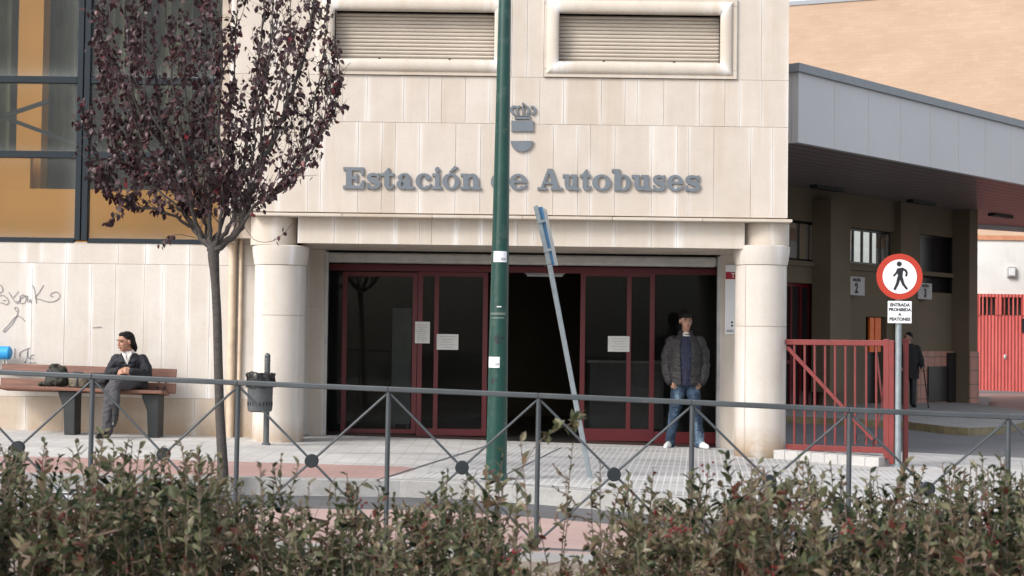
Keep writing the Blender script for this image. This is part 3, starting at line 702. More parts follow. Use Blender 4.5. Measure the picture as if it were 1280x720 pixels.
# windows with roller shutters
def moulding(b, x0, x1, z0, z1, r, y):
    ins = lambda t: ((x0 - t, z0 - t), (x1 + t, z0 - t), (x1 + t, z1 + t), (x0 - t, z1 + t))
    prof = []
    n = 10
    for k in range(n + 1):
        a = math.pi * k / n; prof.append((r - r * math.cos(a), -math.sin(a) * r * 0.62))
    L_ = []
    for t, d in prof: L_.append([Vector((p[0], y + d, p[1])) for p in ins(t)])
    corner = [tone() for _ in range(4)]
    for s_ in range(4):
        q = (s_ + 1) % 4
        b0 = len(b.v)
        for k in range(n + 1): b.v.extend((L_[k][s_], L_[k][q]))
        for k in range(n): b.face((b0 + 2 * k, b0 + 2 * k + 1, b0 + 2 * k + 3, b0 + 2 * k + 2), 0, corner[s_], [(0, 0), (1, 0), (1, .1), (0, .1)], True)
for (s0, s1), (f0, f1) in ((S1, WL), (S2, WR)):
    fm = MB(); r = 0.076
    zb_, zt_ = zrow[2] + .004, zrow[3] - .004
    t = .006
    # flat surround as four slabs
    fy = YF - .03
    for a, c, d, e in ((f0, f1, zb_, ZW0 - .19 + .1), (f0, f1, ZW1 + .1, zt_), (f0, s0 - .1, ZW0 - .09, ZW1 + .1), (s1 + .1, f1, ZW0 - .09, ZW1 + .1)):
        cc = tone(); fm.box(a + .002, c - .002, fy, YF + .05, d + .002, e - .002, 0, cc)
    moulding(fm, s0, s1, ZW0, ZW1, r, fy + .012)
    for a, c, d, e in ((s0 - .1, s1 + .1, ZW0 - .1, ZW0), (s0 - .1, s1 + .1, ZW1, ZW1 + .1), (s0 - .1, s0, ZW0, ZW1), (s1, s1 + .1, ZW0, ZW1)):
        fm.box(a, c, fy + .015, YF + .25, d, e, 0, tone())
    wf = fm.build('window', M['trim'], st)
    sh = MB(); ns_ = 13; hh = (ZW1 - ZW0) / ns_
    for k in range(ns_):
        z = ZW0 + k * hh; yy = YF + .14
        pr = [(0.0, .012), (.14, .0), (.5, -.006), (.84, 0), (.90, .016), (1.0, .018)]
        b0 = len(sh.v)
        for q, d in pr: sh.v.extend((Vector((s0 - .01, yy + d, z + q * hh)), Vector((s1 + .01, yy + d, z + q * hh))))
        for q in range(len(pr) - 1): sh.face((b0 + 2 * q, b0 + 2 * q + 1, b0 + 2 * q + 3, b0 + 2 * q + 2), 0, (1, 1, 1))
    so = sh.build('shutter', M['shutter'], wf)
    for q in (.28, .72):
        kn = MB(); kx = s0 + (s1 - s0) * q; kn.tube([(kx, YF + .13, ZW0 + .025), (kx, YF + .09, ZW0 + .025)], .014, 8); kn.build('shutter_stop', M['iron'], so)
# left wing wall
lw = MB(); xa, xb = -12.0, X(330, 420, YL)
zq = [gz(-4.5) - .22, Z(150, 497, YL), Z(150, 330, YL), Z(150, 303, YL)]
jl = [X(q, 420, YL) for q in (39, 80, 113, 143, 179, 202, 235, 261, 302)]
jt = [X(q, 420, YL) for q in (30, 49, 81, 146, 180, 235, 272, 302)]
more = [xa + .4 + k * .52 for k in range(10)]
rowslabs(lw, xa, xb, zq[1], zq[2], YL, jl + more); rowslabs(lw, xa, xb, zq[2], zq[3], YL, jt + more)
rowslabs(lw, xa, xb, zq[0], zq[1], YL - .004, [X(q, 520, YL) for q in (32, 78, 130, 190, 243, 300)] + more, 2)
lw.box(xa, xb - .004, YL + .049, YL + .3, zq[0], zq[3], 1)
x6 = X(283, 150, YL)
lw.box(x6, XL + .02, YF + .3, YL + .3, zq[3] + .001, ZT, 1); rowslabs(lw, x6, XL + .3, zq[3], zq[3] + 1.2, YL + .001); 
lw.box(-12, XL + .01, YL - .02, 26, 7.3, 7.6, 1)
lw.build('wing_wall', [M['stone_pale'], M['joint'], M['stone_base']], st)
# cream pilaster pipe and thin downpipe
pp = MB(); q0, q1 = X(289, 420, YL - .06), X(299.5, 420, YL - .04)
zt_ = Z(300, 262, YL)
pp.tube([(q0, YL - .05, gz(q0) - .02), (q0, YL - .05, zt_)], .048, 16); pp.build('downpipe', M['pipe'], st)
pp = MB(); pp.tube([(q1, YL - .03, gz(q1) - .02), (q1, YL - .03, zt_)], .026, 12)
for zz in (.5, 1.5, 2.3): pp.tube([(q1, YL - .03, zz), (q1, YL - .03, zz + .03)], .032, 12)
pp.build('downpipe', M['pipe'], st)
# graffiti
gf = MB(); ZF = lambda u, v, d: (X(u / 6.0, 340 + v / 6.0, YL - .006), YL - .0075 + d, Z(u / 6.0, 340 + v / 6.0, YL))
strokes = [[(-60, 110), (-20, 95), (10, 105), (20, 140), (-10, 160), (-40, 150)], [(-10, 180), (20, 175), (50, 195), (65, 225), (50, 243), (25, 235), (-10, 228)], [(20, 215), (45, 212)],
  [(65, 150), (90, 190), (125, 235), (150, 215)], [(140, 145), (100, 190)], [(120, 222), (150, 215), (150, 185), (180, 172), (195, 195), (185, 230), (155, 235), (148, 210), (170, 190), (205, 180), (205, 215), (215, 225), (228, 205), (232, 235)],
  [(245, 100), (262, 150), (272, 235)], [(325, 98), (295, 150), (265, 195), (300, 205), (350, 222), (400, 222), (440, 200), (448, 170), (425, 150), (390, 158), (378, 178), (400, 185)],
  [(130, 300), (108, 275), (120, 265), (135, 280), (125, 330), (90, 390), (40, 445), (25, 440), (60, 400), (130, 330), (190, 372)],
  [(112, 572), (108, 645)], [(150, 610), (148, 640)], [(145, 625), (155, 600), (215, 572), (225, 570)], [(210, 575), (205, 620), (190, 680), (185, 672)], [(205, 600), (215, 650), (235, 625), (255, 622)], [(225, 650), (250, 648)], [(215, 680), (270, 680)],
  [(695, 418), (725, 414), (760, 412)]]
for s_ in strokes:
    pts = [(p.x, p.y) for p in catmull([(a, b_, 0) for a, b_ in s_], 6)]
    for quad in stroke_quads(pts, 4.6): gf.prism(quad, ZF, 0, .002)
gf.build('graffiti', M['graffiti'], st)
# ---- glazed wing
gx = [-12.0, X(-390, 150, YL), X(-150, 150, YL), X(104, 150, YL), X(286, 150, YL)]
zg = [Z(60, 300, YL), Z(60, 193, YL), Z(60, 99.5, YL), Z(60, -60, YL), 7.3]
fw = .07
gfm = MB()
for x in gx[1:3]: gfm.box(x - fw, x + fw, YL - .02, YL + .10, zg[0], zg[4])
gfm.box(gx[3] - .075, gx[3] - .005, YL - .03, YL + .10, zg[0], zg[4]); gfm.box(gx[3] + .012, gx[3] + .082, YL - .03, YL + .10, zg[0], zg[4]); gfm.box(gx[3] - .01, gx[3] + .015, YL, YL + .09, zg[0], zg[4])
gfm.box(gx[4] - .05, gx[4], YL - .02, YL + .10, zg[0], zg[4])
for i, z in enumerate(zg):
    for a, c in zip(gx, gx[1:]):
        h = .042 if 0 < i < 4 else .03
        gfm.box(a + .0825, c - .0825, YL - .012, YL + .09, z - h, z + h)
gw = gfm.build('window_frame', M['frame_blue'], st, bevel=.004)
for i in range(4):
    for k, (a, c) in enumerate(zip(gx, gx[1:])):
        g = MB(); g.box(a + .08, c - .08, YL + .030, YL + .034, zg[i] + .03, zg[i + 1] - .03)
        # uv on the outer face for the dust
        for fi, f in enumerate(g.f):
            g.uv[fi] = [((g.v[j].x - a) / (c - a), (g.v[j].z - zg[i]) / (zg[i + 1] - zg[i])) for j in f]
        g.build('pane', M['glass_win'], gw)
# interior behind the glass
YI = 20.75
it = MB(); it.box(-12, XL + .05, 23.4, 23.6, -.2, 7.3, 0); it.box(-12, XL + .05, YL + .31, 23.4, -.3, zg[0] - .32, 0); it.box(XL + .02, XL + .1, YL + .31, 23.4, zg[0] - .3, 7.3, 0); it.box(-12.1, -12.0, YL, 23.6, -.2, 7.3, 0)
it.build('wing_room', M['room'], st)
op = MB(); zo = Z(60, 236, YI)
op.box(-12, XL, YI, YI + .1, zg[0] - .3, zo)
op.box(-12, X(38, 200, YI), YI + .001, YI + .12, zo + .001, Z(30, 190, YI))
op.box(X(22, 100, YI + .3), X(53, 100, YI + .3), YI + .3, YI + .6, zo - .3, 7.2); op.box(X(-260, 100, YI + .3), X(-228, 100, YI + .3), YI + .3, YI + .6, zo - .3, 7.2)
op.build('ochre_panel', M['orange'], st)
cu = MB()
def curtain(x0, x1, z0, z1, y):
    n = max(8, int((x1 - x0) / .02)); b0 = len(cu.v)
    for i in range(n + 1):
        x = x0 + (x1 - x0) * i / n; d = .05 * math.sin(i * .75) + .03 * math.sin(i * .31)
        cu.v.extend((Vector((x, y + d, z0)), Vector((x, y + d, z1))))
    for i in range(n): cu.face((b0 + 2 * i, b0 + 2 * i + 2, b0 + 2 * i + 3, b0 + 2 * i + 1), 0, (1, 1, 1), None, True)
YCu = 21.6
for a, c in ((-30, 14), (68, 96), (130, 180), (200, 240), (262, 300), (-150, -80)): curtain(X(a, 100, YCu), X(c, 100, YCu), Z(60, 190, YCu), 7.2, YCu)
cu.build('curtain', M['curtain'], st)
br = MB()
for a, c in (((-40, 130), (100, 182)), ((-40, 160), (62, 126)), ((130, 130), (270, 182)), ((110, 182), (230, 126))):
    br.bar(P(*a, 20.4), P(*c, 20.4), .04, .05)
br.build('cross_brace', M['frame_blue'], st)
# ---- entrance doors and lobby
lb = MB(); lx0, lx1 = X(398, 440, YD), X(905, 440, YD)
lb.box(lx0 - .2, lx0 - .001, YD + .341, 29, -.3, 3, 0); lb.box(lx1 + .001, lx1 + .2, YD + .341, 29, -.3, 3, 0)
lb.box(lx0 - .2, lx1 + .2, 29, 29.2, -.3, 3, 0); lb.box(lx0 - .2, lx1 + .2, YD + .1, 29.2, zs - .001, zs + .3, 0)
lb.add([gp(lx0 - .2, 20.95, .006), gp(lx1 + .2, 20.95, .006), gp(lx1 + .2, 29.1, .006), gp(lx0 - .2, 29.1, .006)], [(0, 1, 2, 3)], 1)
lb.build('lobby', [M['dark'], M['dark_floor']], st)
bx = MB(); zb0, zb1 = Z(660, 330.5, YD), Z(660, 318, YD)
bx.box(X(407.5, 325, YD), X(897, 325, YD), YD + .02, YD + .24, zb0, zb1); 
bx.build('shutter_box', simple('grubby white shutter box', (0.42, 0.41, 0.38), .55, var=.12, dirt=(.2, .18, .15, .6)), st, bevel=.03)
for q in (407, 898):
    al = MB(); x = X(q, 440, YD); al.box(x - .02, x + .02, YD - .012, YD + .05, gz(x), zb1); al.build('door_jamb', M['alu'], st)
YG = 21.35
dz0 = lambda x: gz(x, .012)
zt0, zt1 = Z(660, 341, YG), Z(660, 333, YG)
def vbar(b, p0, p1, z0=None, z1=None, y=YG, d=.06):
    a, c = X(p0, 440, y), X(p1, 440, y); b.box(a, c, y, y + d, dz0((a + c) / 2) if z0 is None else z0, zt1 if z1 is None else z1)
    return a, c
def door(name, p0, p1, mids, y=YG, rails=True, btm=(536, 547)):
    b = MB(); a, c = X(p0, 440, y), X(p1, 440, y); f = .065
    xm = (p0 + p1) / 2
    z1 = Z(xm, 340, y); zb_ = Z(xm, btm[0], y)
    z0_ = dz0((a + c) / 2)
    b.box(a, a + f, y, y + .05, z0_, z1); b.box(c - f, c, y, y + .05, z0_, z1)
    b.box(a + f, c - f, y + .001, y + .049, z1 - .06, z1 - .001); b.box(a + f, c - f, y + .001, y + .049, z0_ + .001, zb_)
    for mpx in mids: x = X(mpx, 440, y); b.box(x - .03, x + .03, y + .002, y + .048, zb_ - .001, z1 - .061)
    o = b.build(name, M['red'], st, bevel=.003)
    g = MB(); g.box(a + .01, c - .01, y + .022, y + .026, z0_ + .02, z1 - .02); g.build('door_glass', M['glass_door'], o)
    return o
hd = MB(); hd.box(X(410, 440, YG), X(895, 440, YG), YG - .01, YG + .07, zt0, zt1); hd.build('door_header', M['red'], st)
door('door', 427, 521, []); door('door', 521.5, 609, [545])
door('door', 725, 818, [786]); 
# fixed side lights
for p0, p1 in ((411, 426.5), (818.5, 895)):
    g = MB(); a, c = X(p0, 440, YG), X(p1, 440, YG); g.box(a, c, YG + .022, YG + .026, .0, zt0); g.build('side_light', M['glass_door'], st)
    g = MB(); g.box(a, c, YG, YG + .05, dz0((a + c) / 2), Z((p0 + p1) / 2, 540, YG)); g.build('side_rail', M['red'], st)
th = MB(); th.add([gp(lx0, YD - .0, .004), gp(lx1, YD - .0, .004), gp(lx1, 21.3, .004), gp(lx0, 21.3, .004)], [(0, 1, 2, 3)]); th.build('threshold', M['dark_floor'], st)
# letters
CAPS = 1.0; XHT = .74; T = .255; S = .135
def arc(cx, cy, rx, ry, a0, a1, n=22): return [(cx + rx * math.cos(R(a0 + (a1 - a0) * k / n)), cy + ry * math.sin(R(a0 + (a1 - a0) * k / n))) for k in range(n + 1)]
def rect(a, b_, c, d): return [(a, b_), (c, b_), (c, d), (a, d)]
def ringq(cx, cy, rx, ry, tx, ty, a0=0, a1=360, n=30):
    o = arc(cx, cy, rx, ry, a0, a1, n); i = arc(cx, cy, rx - tx, ry - ty, a0, a1, n)
    h = n // 2
    return [o[:h + 1] + i[:h + 1][::-1], o[h:] + i[h:][::-1]]
def sm(pts, w):
    q = [(p.x, p.y) for p in catmull([(a, b_, 0) for a, b_ in pts], 6)]
    if hasattr(w, '__len__'): w = [p.x for p in catmull([(x, 0, 0) for x in w], 6)]
    return [stroke_poly(q, w)]
dotp = lambda cx, cy, r: [arc(cx, cy, r, r, 0, 345, 18)]
GL = {
 'E': (1.02, [rect(.13, 0, .13 + T + .03, 1), rect(0, 0, 1.0, .15), rect(0, .85, .97, 1), rect(.3, .43, .66, .57), rect(.58, .31, .69, .69), [(.80, .86), (.97, .86), (.97, .62), (.87, .62)], [(.80, .14), (1.0, .14), (1.02, .40), (.91, .40)]]),
 's': (.70, sm([(.60, .50), (.53, .63), (.34, .68), (.16, .62), (.13, .52), (.22, .43), (.40, .37), (.55, .30), (.58, .20), (.50, .09), (.33, .05), (.15, .10), (.08, .24)], [.09, .12, .14, .18, .22, .24, .25, .25, .23, .18, .14, .12, .10]) + [rect(.55, .47, .65, .74), rect(.03, 0, .12, .27)]),
 't': (.62, [rect(.15, .14, .15 + T, .80), [(.15, .78), (.40, .78), (.40, .98), (.33, .98)], rect(0, .60, .60, .74)] + sm([(.28, .22), (.31, .10), (.42, .06), (.54, .10), (.60, .22)], [.25, .22, .13, .11, .09])),
 'a': (.86, [rect(.42, .12, .42 + T, .50), rect(.44, 0, .86, S)] + sm([(.16, .52), (.22, .64), (.38, .69), (.50, .64), (.55, .50)], [.12, .12, .12, .18, .25]) + dotp(.17, .54, .115) + ringq(.28, .22, .28, .23, .22, .11)),
 'c': (.72, ringq(.38, .37, .38, .38, .23, .11, 48, 318) + dotp(.56, .55, .135) + sm([(.56, .09), (.66, .16), (.70, .26)], [.12, .11, .09])),
 'i': (.54, [rect(.14, .05, .14 + T, XHT), rect(0, 0, .54, S), rect(0, XHT - S, .30, XHT)] + dotp(.27, .91, .135)),
 'o': (.80, ringq(.40, .37, .40, .385, .235, .11)),
 'O': (.80, ringq(.40, .37, .40, .385, .235, .11) + [[(.30, .82), (.44, .80), (.72, 1.03), (.56, 1.10)]]),
 'n': (.94, [rect(.12, .05, .12 + T, XHT), rect(0, 0, .47, S), rect(0, XHT - S, .3, XHT), rect(.58, .05, .58 + T, .48), rect(.50, 0, .95, S)] + sm([(.30, .48), (.42, .63), (.56, .66), (.66, .60), (.705, .46)], [.10, .15, .17, .21, .255])),
 'd': (.92, ringq(.36, .37, .36, .385, .235, .11) + [rect(.50, .02, .50 + T, 1), rect(.38, 1 - S, .6, 1), rect(.6, 0, .90, S)]),
 'e': (.78, ringq(.39, .37, .39, .385, .235, .11, 0, 322) + [rect(.18, .33, .77, .44)] + sm([(.62, .10), (.72, .18), (.74, .26)], [.12, .10, .08])),
 'A': (1.16, [[(.46, 1), (.68, 1), (1.03, .05), (.74, .05)], [(.46, 1), (.58, .96), (.25, .05), (.12, .05)], rect(.30, .28, .82, .40), rect(0, 0, .44, S), rect(.62, 0, 1.16, S)]),
 'u': (.96, [rect(.12, .25, .12 + T, XHT), rect(0, XHT - S, .3, XHT), rect(.56, .03, .56 + T, XHT), rect(.46, XHT - S, .7, XHT), rect(.62, 0, .95, S)] + sm([(.25, .30), (.29, .14), (.40, .08), (.52, .12), (.62, .26)], [.25, .21, .16, .15, .10])),
 'b': (.90, ringq(.54, .37, .36, .385, .235, .11) + [rect(.12, .0, .12 + T, 1), rect(0, 1 - S, .3, 1)]),
}
lt = MB()
gxs = lambda q: 420 + q / 2.723
layout = [('E', 25, 98), ('s', 104, 152), ('t', 154, 198), ('a', 206, 268), ('c', 271, 325), ('i', 328, 362), ('O', 362, 421), ('n', 424, 493), ('d', 527, 588), ('e', 590, 650), ('A', 686, 771), ('u', 771, 828), ('t', 830, 868), ('o', 872, 936), ('b', 938, 1004), ('u', 1006, 1074), ('s', 1077, 1122), ('e', 1126, 1182), ('s', 1187, 1240)]
caph = 27.0 / FPX * YF; e_ = 0
for ch, a, c in layout:
    wd, polys = GL[ch]; x0, x1 = X(gxs(a), 225, YF), X(gxs(c), 225, YF)
    zb_ = Z(gxs(a), 236.0 + 3.2 * (gxs(a) - 430) / 445 + 0.0, YF); sx = (x1 - x0) / wd
    for q, pl in enumerate(polys):
        dd = .028 + .0004 * (q % 7)
        lt.prism(pl, lambda u, v, d, x0=x0, sx=sx, zb_=zb_: (x0 + u * sx, YF - d, zb_ + v * caph), .003, dd)
lt.build('lettering', M['letter'], st)
# emblem: crown, block and half disc
em = MB(); ex = lambda q, v: X(630 + q / 7.2, 110 + v / 7.2, YF)
EF = lambda u, v, d: (ex(u, v), YF - d, Z(630 + u / 7.2, 110 + v / 7.2, YF))
em.prism([(66, 296), (264, 296), (264, 393), (66, 393)], EF, .003, .028)
em.prism([(60, 478)] + [(160 + 100 * math.cos(R(180 - k * 10)), 478 + 98 * math.sin(R(k * 10))) for k in range(1, 18)] + [(260, 478)], EF, .003, .029)
em.prism([(92, 262), (238, 262), (234, 282), (96, 282)], EF, .003, .027); em.prism([(98, 250), (234, 250), (238, 257), (94, 257)], EF, .003, .026)
for k, st_ in enumerate(([(92, 240), (70, 215), (66, 188), (84, 170), (106, 172)], [(125, 240), (115, 212), (118, 185), (134, 170), (150, 175)], [(172, 240), (172, 168)], [(208, 240), (222, 212), (216, 182), (200, 170), (192, 175)], [(248, 240), (276, 215), (276, 188), (258, 172), (240, 176)])):
    pts = [(p.x, p.y) for p in catmull([(a, b_, 0) for a, b_ in st_], 5)]
    em.prism(stroke_poly(pts, 22 if k != 2 else 20), EF, .003, .024 + .0006 * k)
em.prism([(172 + 11 * math.cos(R(a)), 145 + 11 * math.sin(R(a))) for a in range(0, 360, 24)], EF, .003, .041); em.prism([(168, 150), (176, 150), (176, 172), (168, 172)], EF, .003, .039)
em.build('emblem', M['letter'], st)
# lobby ceiling lamp, seen through the open doors
def lamp(px0, px1, py, Y):
    a, c = P(px0, py, Y), P(px1, py, Y); o = empty('ceiling_lamp', ((a.x + c.x) / 2, Y, a.z), 'pale strip lamp under the dark lobby ceiling seen through the open doorway', 'lamp')
    b = MB(); b.box(a.x, c.x, Y - .06, Y + .06, a.z - .02, a.z + .03); b.build('housing', M['rooflamp'], o)
    b = MB(); b.tube([(a.x + .03, Y, a.z - .035), (c.x - .03, Y, a.z - .035)], .016, 8); b.build('tube', M['white_paint'], o)
    b = MB(); b.tube([((a.x + c.x) / 2, Y, a.z + .03), ((a.x + c.x) / 2, Y, zs)], .008, 6); b.build('hanger', M['alu'], o)
lamp(656, 706, 341, 22.3)
def lobby_board(px0, px1, py0, py1, Y, mt, name, label, cat):
    x0, x1 = X(px0, 430, Y), X(px1, 430, Y); z0 = gz((x0 + x1) / 2, .006); z1 = Z(px0, py0, Y); zz = Z(px0, py1, Y)
    o = empty(name, ((x0 + x1) / 2, Y, z0), label, cat)
    b = MB(); b.box(x0, x1, Y, Y + .04, zz, z1); b.build('panel', mt, o, bevel=.004)
    for q in (x0 + .04, x1 - .04):
        b = MB(); b.tube([(q, Y + .02, z0), (q, Y + .02, zz)], .018, 8); b.build('leg', M['alu'], o)
        b = MB(); b.box(q - .03, q + .03, Y - .18, Y + .22, z0, z0 + .02); b.build('foot', M['alu'], o)
lobby_board(490, 514, 385, 530, 22.4, M['panel_grey'], 'display_board', 'tall pale display board standing inside behind the left sliding door', 'display board')
b = MB(); cx0, cx1 = X(738, 430, 24.5), X(830, 430, 24.5); z0 = gz((cx0 + cx1) / 2, .006)
dk = empty('counter', ((cx0 + cx1) / 2, 24.5, z0), 'dim grey counter deep in the lobby behind the right sliding door', 'counter')
b.box(cx0, cx1, 24.5, 25.1, z0, z0 + 1.0); b.build('front', simple('grey laminate', (.2, .2, .2), .5), dk)
b = MB(); b.box(cx0 - .05, cx1 + .05, 24.44, 25.16, z0 + 1.001, z0 + 1.04); b.build('worktop', M['alu'], dk)

# ---- notices and wall sign
M['faint'] = simple('faint grey print', (.42, .42, .42), .8)
def notice(px0, px1, py0, py1, label, Y=YG - .006, lines=4):
    c = P((px0 + px1) / 2, (py0 + py1) / 2, Y); b = MB(); x0, x1 = X(px0, py0, Y), X(px1, py0, Y); z0, z1 = Z(px0, py1, Y), Z(px0, py0, Y)
    n = 6
    b0 = len(b.v)
    for k in range(n + 1):
        x = x0 + (x1 - x0) * k / n; d = .004 * math.sin(k * 1.3)
        for yy in (Y - .002, Y): b.v.extend((Vector((x, yy + d, z0)), Vector((x, yy + d, z1))))
    for k in range(n):
        q = b0 + 4 * k; b.face((q, q + 4, q + 5, q + 1)); b.face((q + 2, q + 3, q + 7, q + 6)); b.face((q + 1, q + 5, q + 7, q + 3)); b.face((q, q + 2, q + 6, q + 4))
    b.face((b0, b0 + 1, b0 + 3, b0 + 2)); q = b0 + 4 * n; b.face((q, q + 2, q + 3, q + 1))
    o = b.build('paper_notice', M['paper'], None, c); tag(o, label, 'notice')
    b = MB(); h = z1 - z0; nl = max(4, int(h / .035))
    for k in range(nl):
        zz = z1 - h * (.16 + .68 * k / (nl - 1)); mg = (x1 - x0) * (.14 + .08 * ((k * 7) % 3)); b.box(x0 + mg, x1 - mg, Y - .0085, Y - .006, zz - .004, zz + .004)
    b.build('print', M['faint'], o)
notice(519, 537.5, 402, 429, 'upright white paper sheet stuck on the left sliding door')
notice(546, 573, 417.5, 437, 'wide white paper sheet stuck beside the upright one on the left door')
notice(760, 787, 420, 439.5, 'wide white paper notice alone on the right sliding door')
ws = empty('wall_sign', P(915, 375, YD - .03), 'white wall sign with red heading half hidden behind the right column', 'sign')
b = MB(); sx0, sx1, sz0, sz1 = X(906.5, 375, YD - .03), X(940, 375, YD - .03), Z(915, 418, YD - .03), Z(915, 331, YD - .03)
b.box(sx0, sx1, YD - .03, YD - .005, sz0, sz1); b.build('panel', M['white_paint'], ws, bevel=.004)
b = MB(); hz1, hz0 = Z(915, 340, YD - .03), Z(915, 349, YD - .03); b.box(sx0 + .003, sx1 - .003, YD - .034, YD - .03, hz0, hz1); hb = b.build('header', simple('crimson band', (.33, .012, .03), .4), ws)
vs, fs = text_geo('Tra', .085, .001, .001); b = MB(); b.add([(sx0 + .135 + v.x, YD - .036 - v.z, (hz0 + hz1) / 2 + v.y) for v in vs], fs); b.build('lettering', M['white_paint'], hb)
b = MB()
for q, (u, v) in enumerate(((915, 403), (915, 407))): c = P(u, v, YD - .033); b.sphere(c, (.014, .003, .014))
for k in range(3): b.box(sx0 + .02, sx0 + .12 - .01 * k, YD - .033, YD - .0305, sz0 + .03 + k * .012, sz0 + .035 + k * .012)
b.build('pictogram', M['ink'], ws)
# ------------------------------------------------------------------ terminal wing and canopy
A0 = G(1222, 502, .1); A0z = A0.z; OUT = -WN
def WS(px, py, d=0.0):
    r_ = ray(px, py); q = A0 + OUT * d; t = OUT.dot(q - CAM) / OUT.dot(r_); p = CAM + r_ * t
    return (p - q).dot(WD), p.z
def WP(s_, z, d=0.0): v = A0 + WD * s_ + OUT * d; return Vector((v.x, v.y, z))
def wbox(b, s0, s1, z0, z1, d0, d1, mi=0):
    c = WP((s0 + s1) / 2, (z0 + z1) / 2, (d0 + d1) / 2); b.obox(c, WD, OUT, (0, 0, 1), (s1 - s0) / 2, abs(d1 - d0) / 2, (z1 - z0) / 2, mi)
def wpx(b, x0, y0, x1, y1, d0, d1, mi=0):
    ym, xm = (y0 + y1) / 2, (x0 + x1) / 2
    s0, s1 = WS(x0, ym, d1)[0], WS(x1, ym, d1)[0]; z0, z1 = WS(xm, y1, d1)[1], WS(xm, y0, d1)[1]
    wbox(b, s0, s1, z0, z1, d0, d1, mi); return s0, s1, z0, z1
SZ = CAM.z + 3.2                                   # underside of the canopy
wing = empty('terminal_wing', A0 + WD * -5, 'shaded ochre terminal wing with numbered bus stands under the canopy', 'building')
zb = A0z - .25
# openings (s0,s1,z0,z1)
def op_(x0, y0, x1, y1):
    ym, xm = (y0 + y1) / 2, (x0 + x1) / 2; return WS(x0, ym)[0], WS(x1, ym)[0], WS(xm, y1)[1], WS(xm, y0)[1]
o_w1 = op_(980, 276, 1030, 326); o_w2 = op_(1062, 287, 1118, 331); o_w3 = op_(1150, 295, 1197, 366); o_d = op_(982, 354, 1029, 500); o_e = op_(1082, 396, 1108, 500)
zdoor = A0z - .02
o_d = (o_d[0], o_d[1], zdoor, o_d[3]); o_e = (o_e[0], o_e[1], zdoor, o_e[3])
SR = WS(1222, 440, .452)[0]
S0, S1w = -24.0, SR
ops = sorted([o_w1, o_w2, o_w3, o_d, o_e])
cuts = sorted({S0, S1w} | {v for o in ops for v in o[:2]})
b = MB()
for a, c in zip(cuts, cuts[1:]):
    mid = (a + c) / 2; zz = sorted([(o[2], o[3]) for o in ops if o[0] < mid < o[1]]); z = zb
    for q0, q1 in zz + [(SZ + .02, None)]:
        if q0 > z: wbox(b, a, c, z, q0, -.3, 0)
        z = q1
wbox(b, S1w - .3, S1w, zb, SZ + .02, -9, -.3); wbox(b, S0, S1w - .3, zb, SZ + .02, -9.3, -9)
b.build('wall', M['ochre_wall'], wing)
b = MB(); wbox(b, S0, S1w - .31, A0z - .1, A0z - .02, -8.9, -.31); b.build('floor', M['dark_floor'], wing)
for o, nb, bright in ((o_w1, 4, 1), (o_w2, 5, 1), (o_w3, 2, 0)):
    b = MB(); s0, s1, z0, z1 = o; f = .05
    wbox(b, s0, s0 + f, z0, z1, -.2, -.12); wbox(b, s1 - f, s1, z0, z1, -.2, -.12); wbox(b, s0 + f, s1 - f, z0, z0 + f, -.2, -.12); wbox(b, s0 + f, s1 - f, z1 - f, z1, -.2, -.12)
    for k in range(1, nb): s_ = s0 + (s1 - s0) * k / nb; wbox(b, s_ - .022, s_ + .022, z0 + f, z1 - f, -.19, -.13)
    fo = b.build('window', M['darkglass'], wing)
    b = MB(); wbox(b, s0 + f, s1 - f, z0 + f, z1 - f, -.163, -.157); b.build('pane', M['glass_bright'] if bright else M['darkglass'], fo)
# daylight beyond the two high windows, put in as white and peach sheets
b = MB()
for o in (o_w1, o_w2):
    s0, s1, z0, z1 = o; q1 = s0 + (s1 - s0) * (.56 if o is o_w1 else 0.93)
    wbox(b, s0, q1, z0, z0 + (z1 - z0) * .5, -.185, -.175)
bl = b.build('daylight_sheet', simple('lit white blind', (.82, .82, .82), .8, var=.05), wing)
b = MB()
for o in (o_w1, o_w2):
    s0, s1, z0, z1 = o; q1 = s0 + (s1 - s0) * (.56 if o is o_w1 else 0.93)
    wbox(b, s0, q1, z0 + (z1 - z0) * .505, z0 + (z1 - z0) * .82, -.185, -.175)
b.build('daylight_sheet', simple('peach blind', (.62, .40, .28), .8, var=.05), wing)
# pillars
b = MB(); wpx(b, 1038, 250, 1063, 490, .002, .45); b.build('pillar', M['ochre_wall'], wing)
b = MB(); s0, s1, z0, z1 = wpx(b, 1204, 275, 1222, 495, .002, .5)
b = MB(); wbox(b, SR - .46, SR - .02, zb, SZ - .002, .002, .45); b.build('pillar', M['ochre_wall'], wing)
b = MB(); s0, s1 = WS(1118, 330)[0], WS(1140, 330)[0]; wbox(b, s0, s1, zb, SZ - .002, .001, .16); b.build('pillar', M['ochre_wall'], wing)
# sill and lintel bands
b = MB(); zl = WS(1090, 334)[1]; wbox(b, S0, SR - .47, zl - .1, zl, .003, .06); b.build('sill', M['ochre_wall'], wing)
# tiled lower wall and dark recesses
b = MB(); zt_ = WS(1180, 439)[1]; s0 = WS(1108, 470)[0] + .1
wbox(b, s0, SR - .475, zb, zt_, .004, .06); wbox(b, SR - .47, SR + .005, zb, zt_, .453, .48); wbox(b, SR + .006, SR + .03, zb, zt_, -.5, .48)
b.build('tile_dado', M['wainscot'], wing)
b = MB(); wpx(b, 1161, 458, 1184, 502, .061, .10); b.build('niche', M['darkglass'], wing)
b = MB(); wpx(b, 1186, 441, 1203, 503, .061, .12); nb_ = b.build('dark_panel', M['darkglass'], wing)
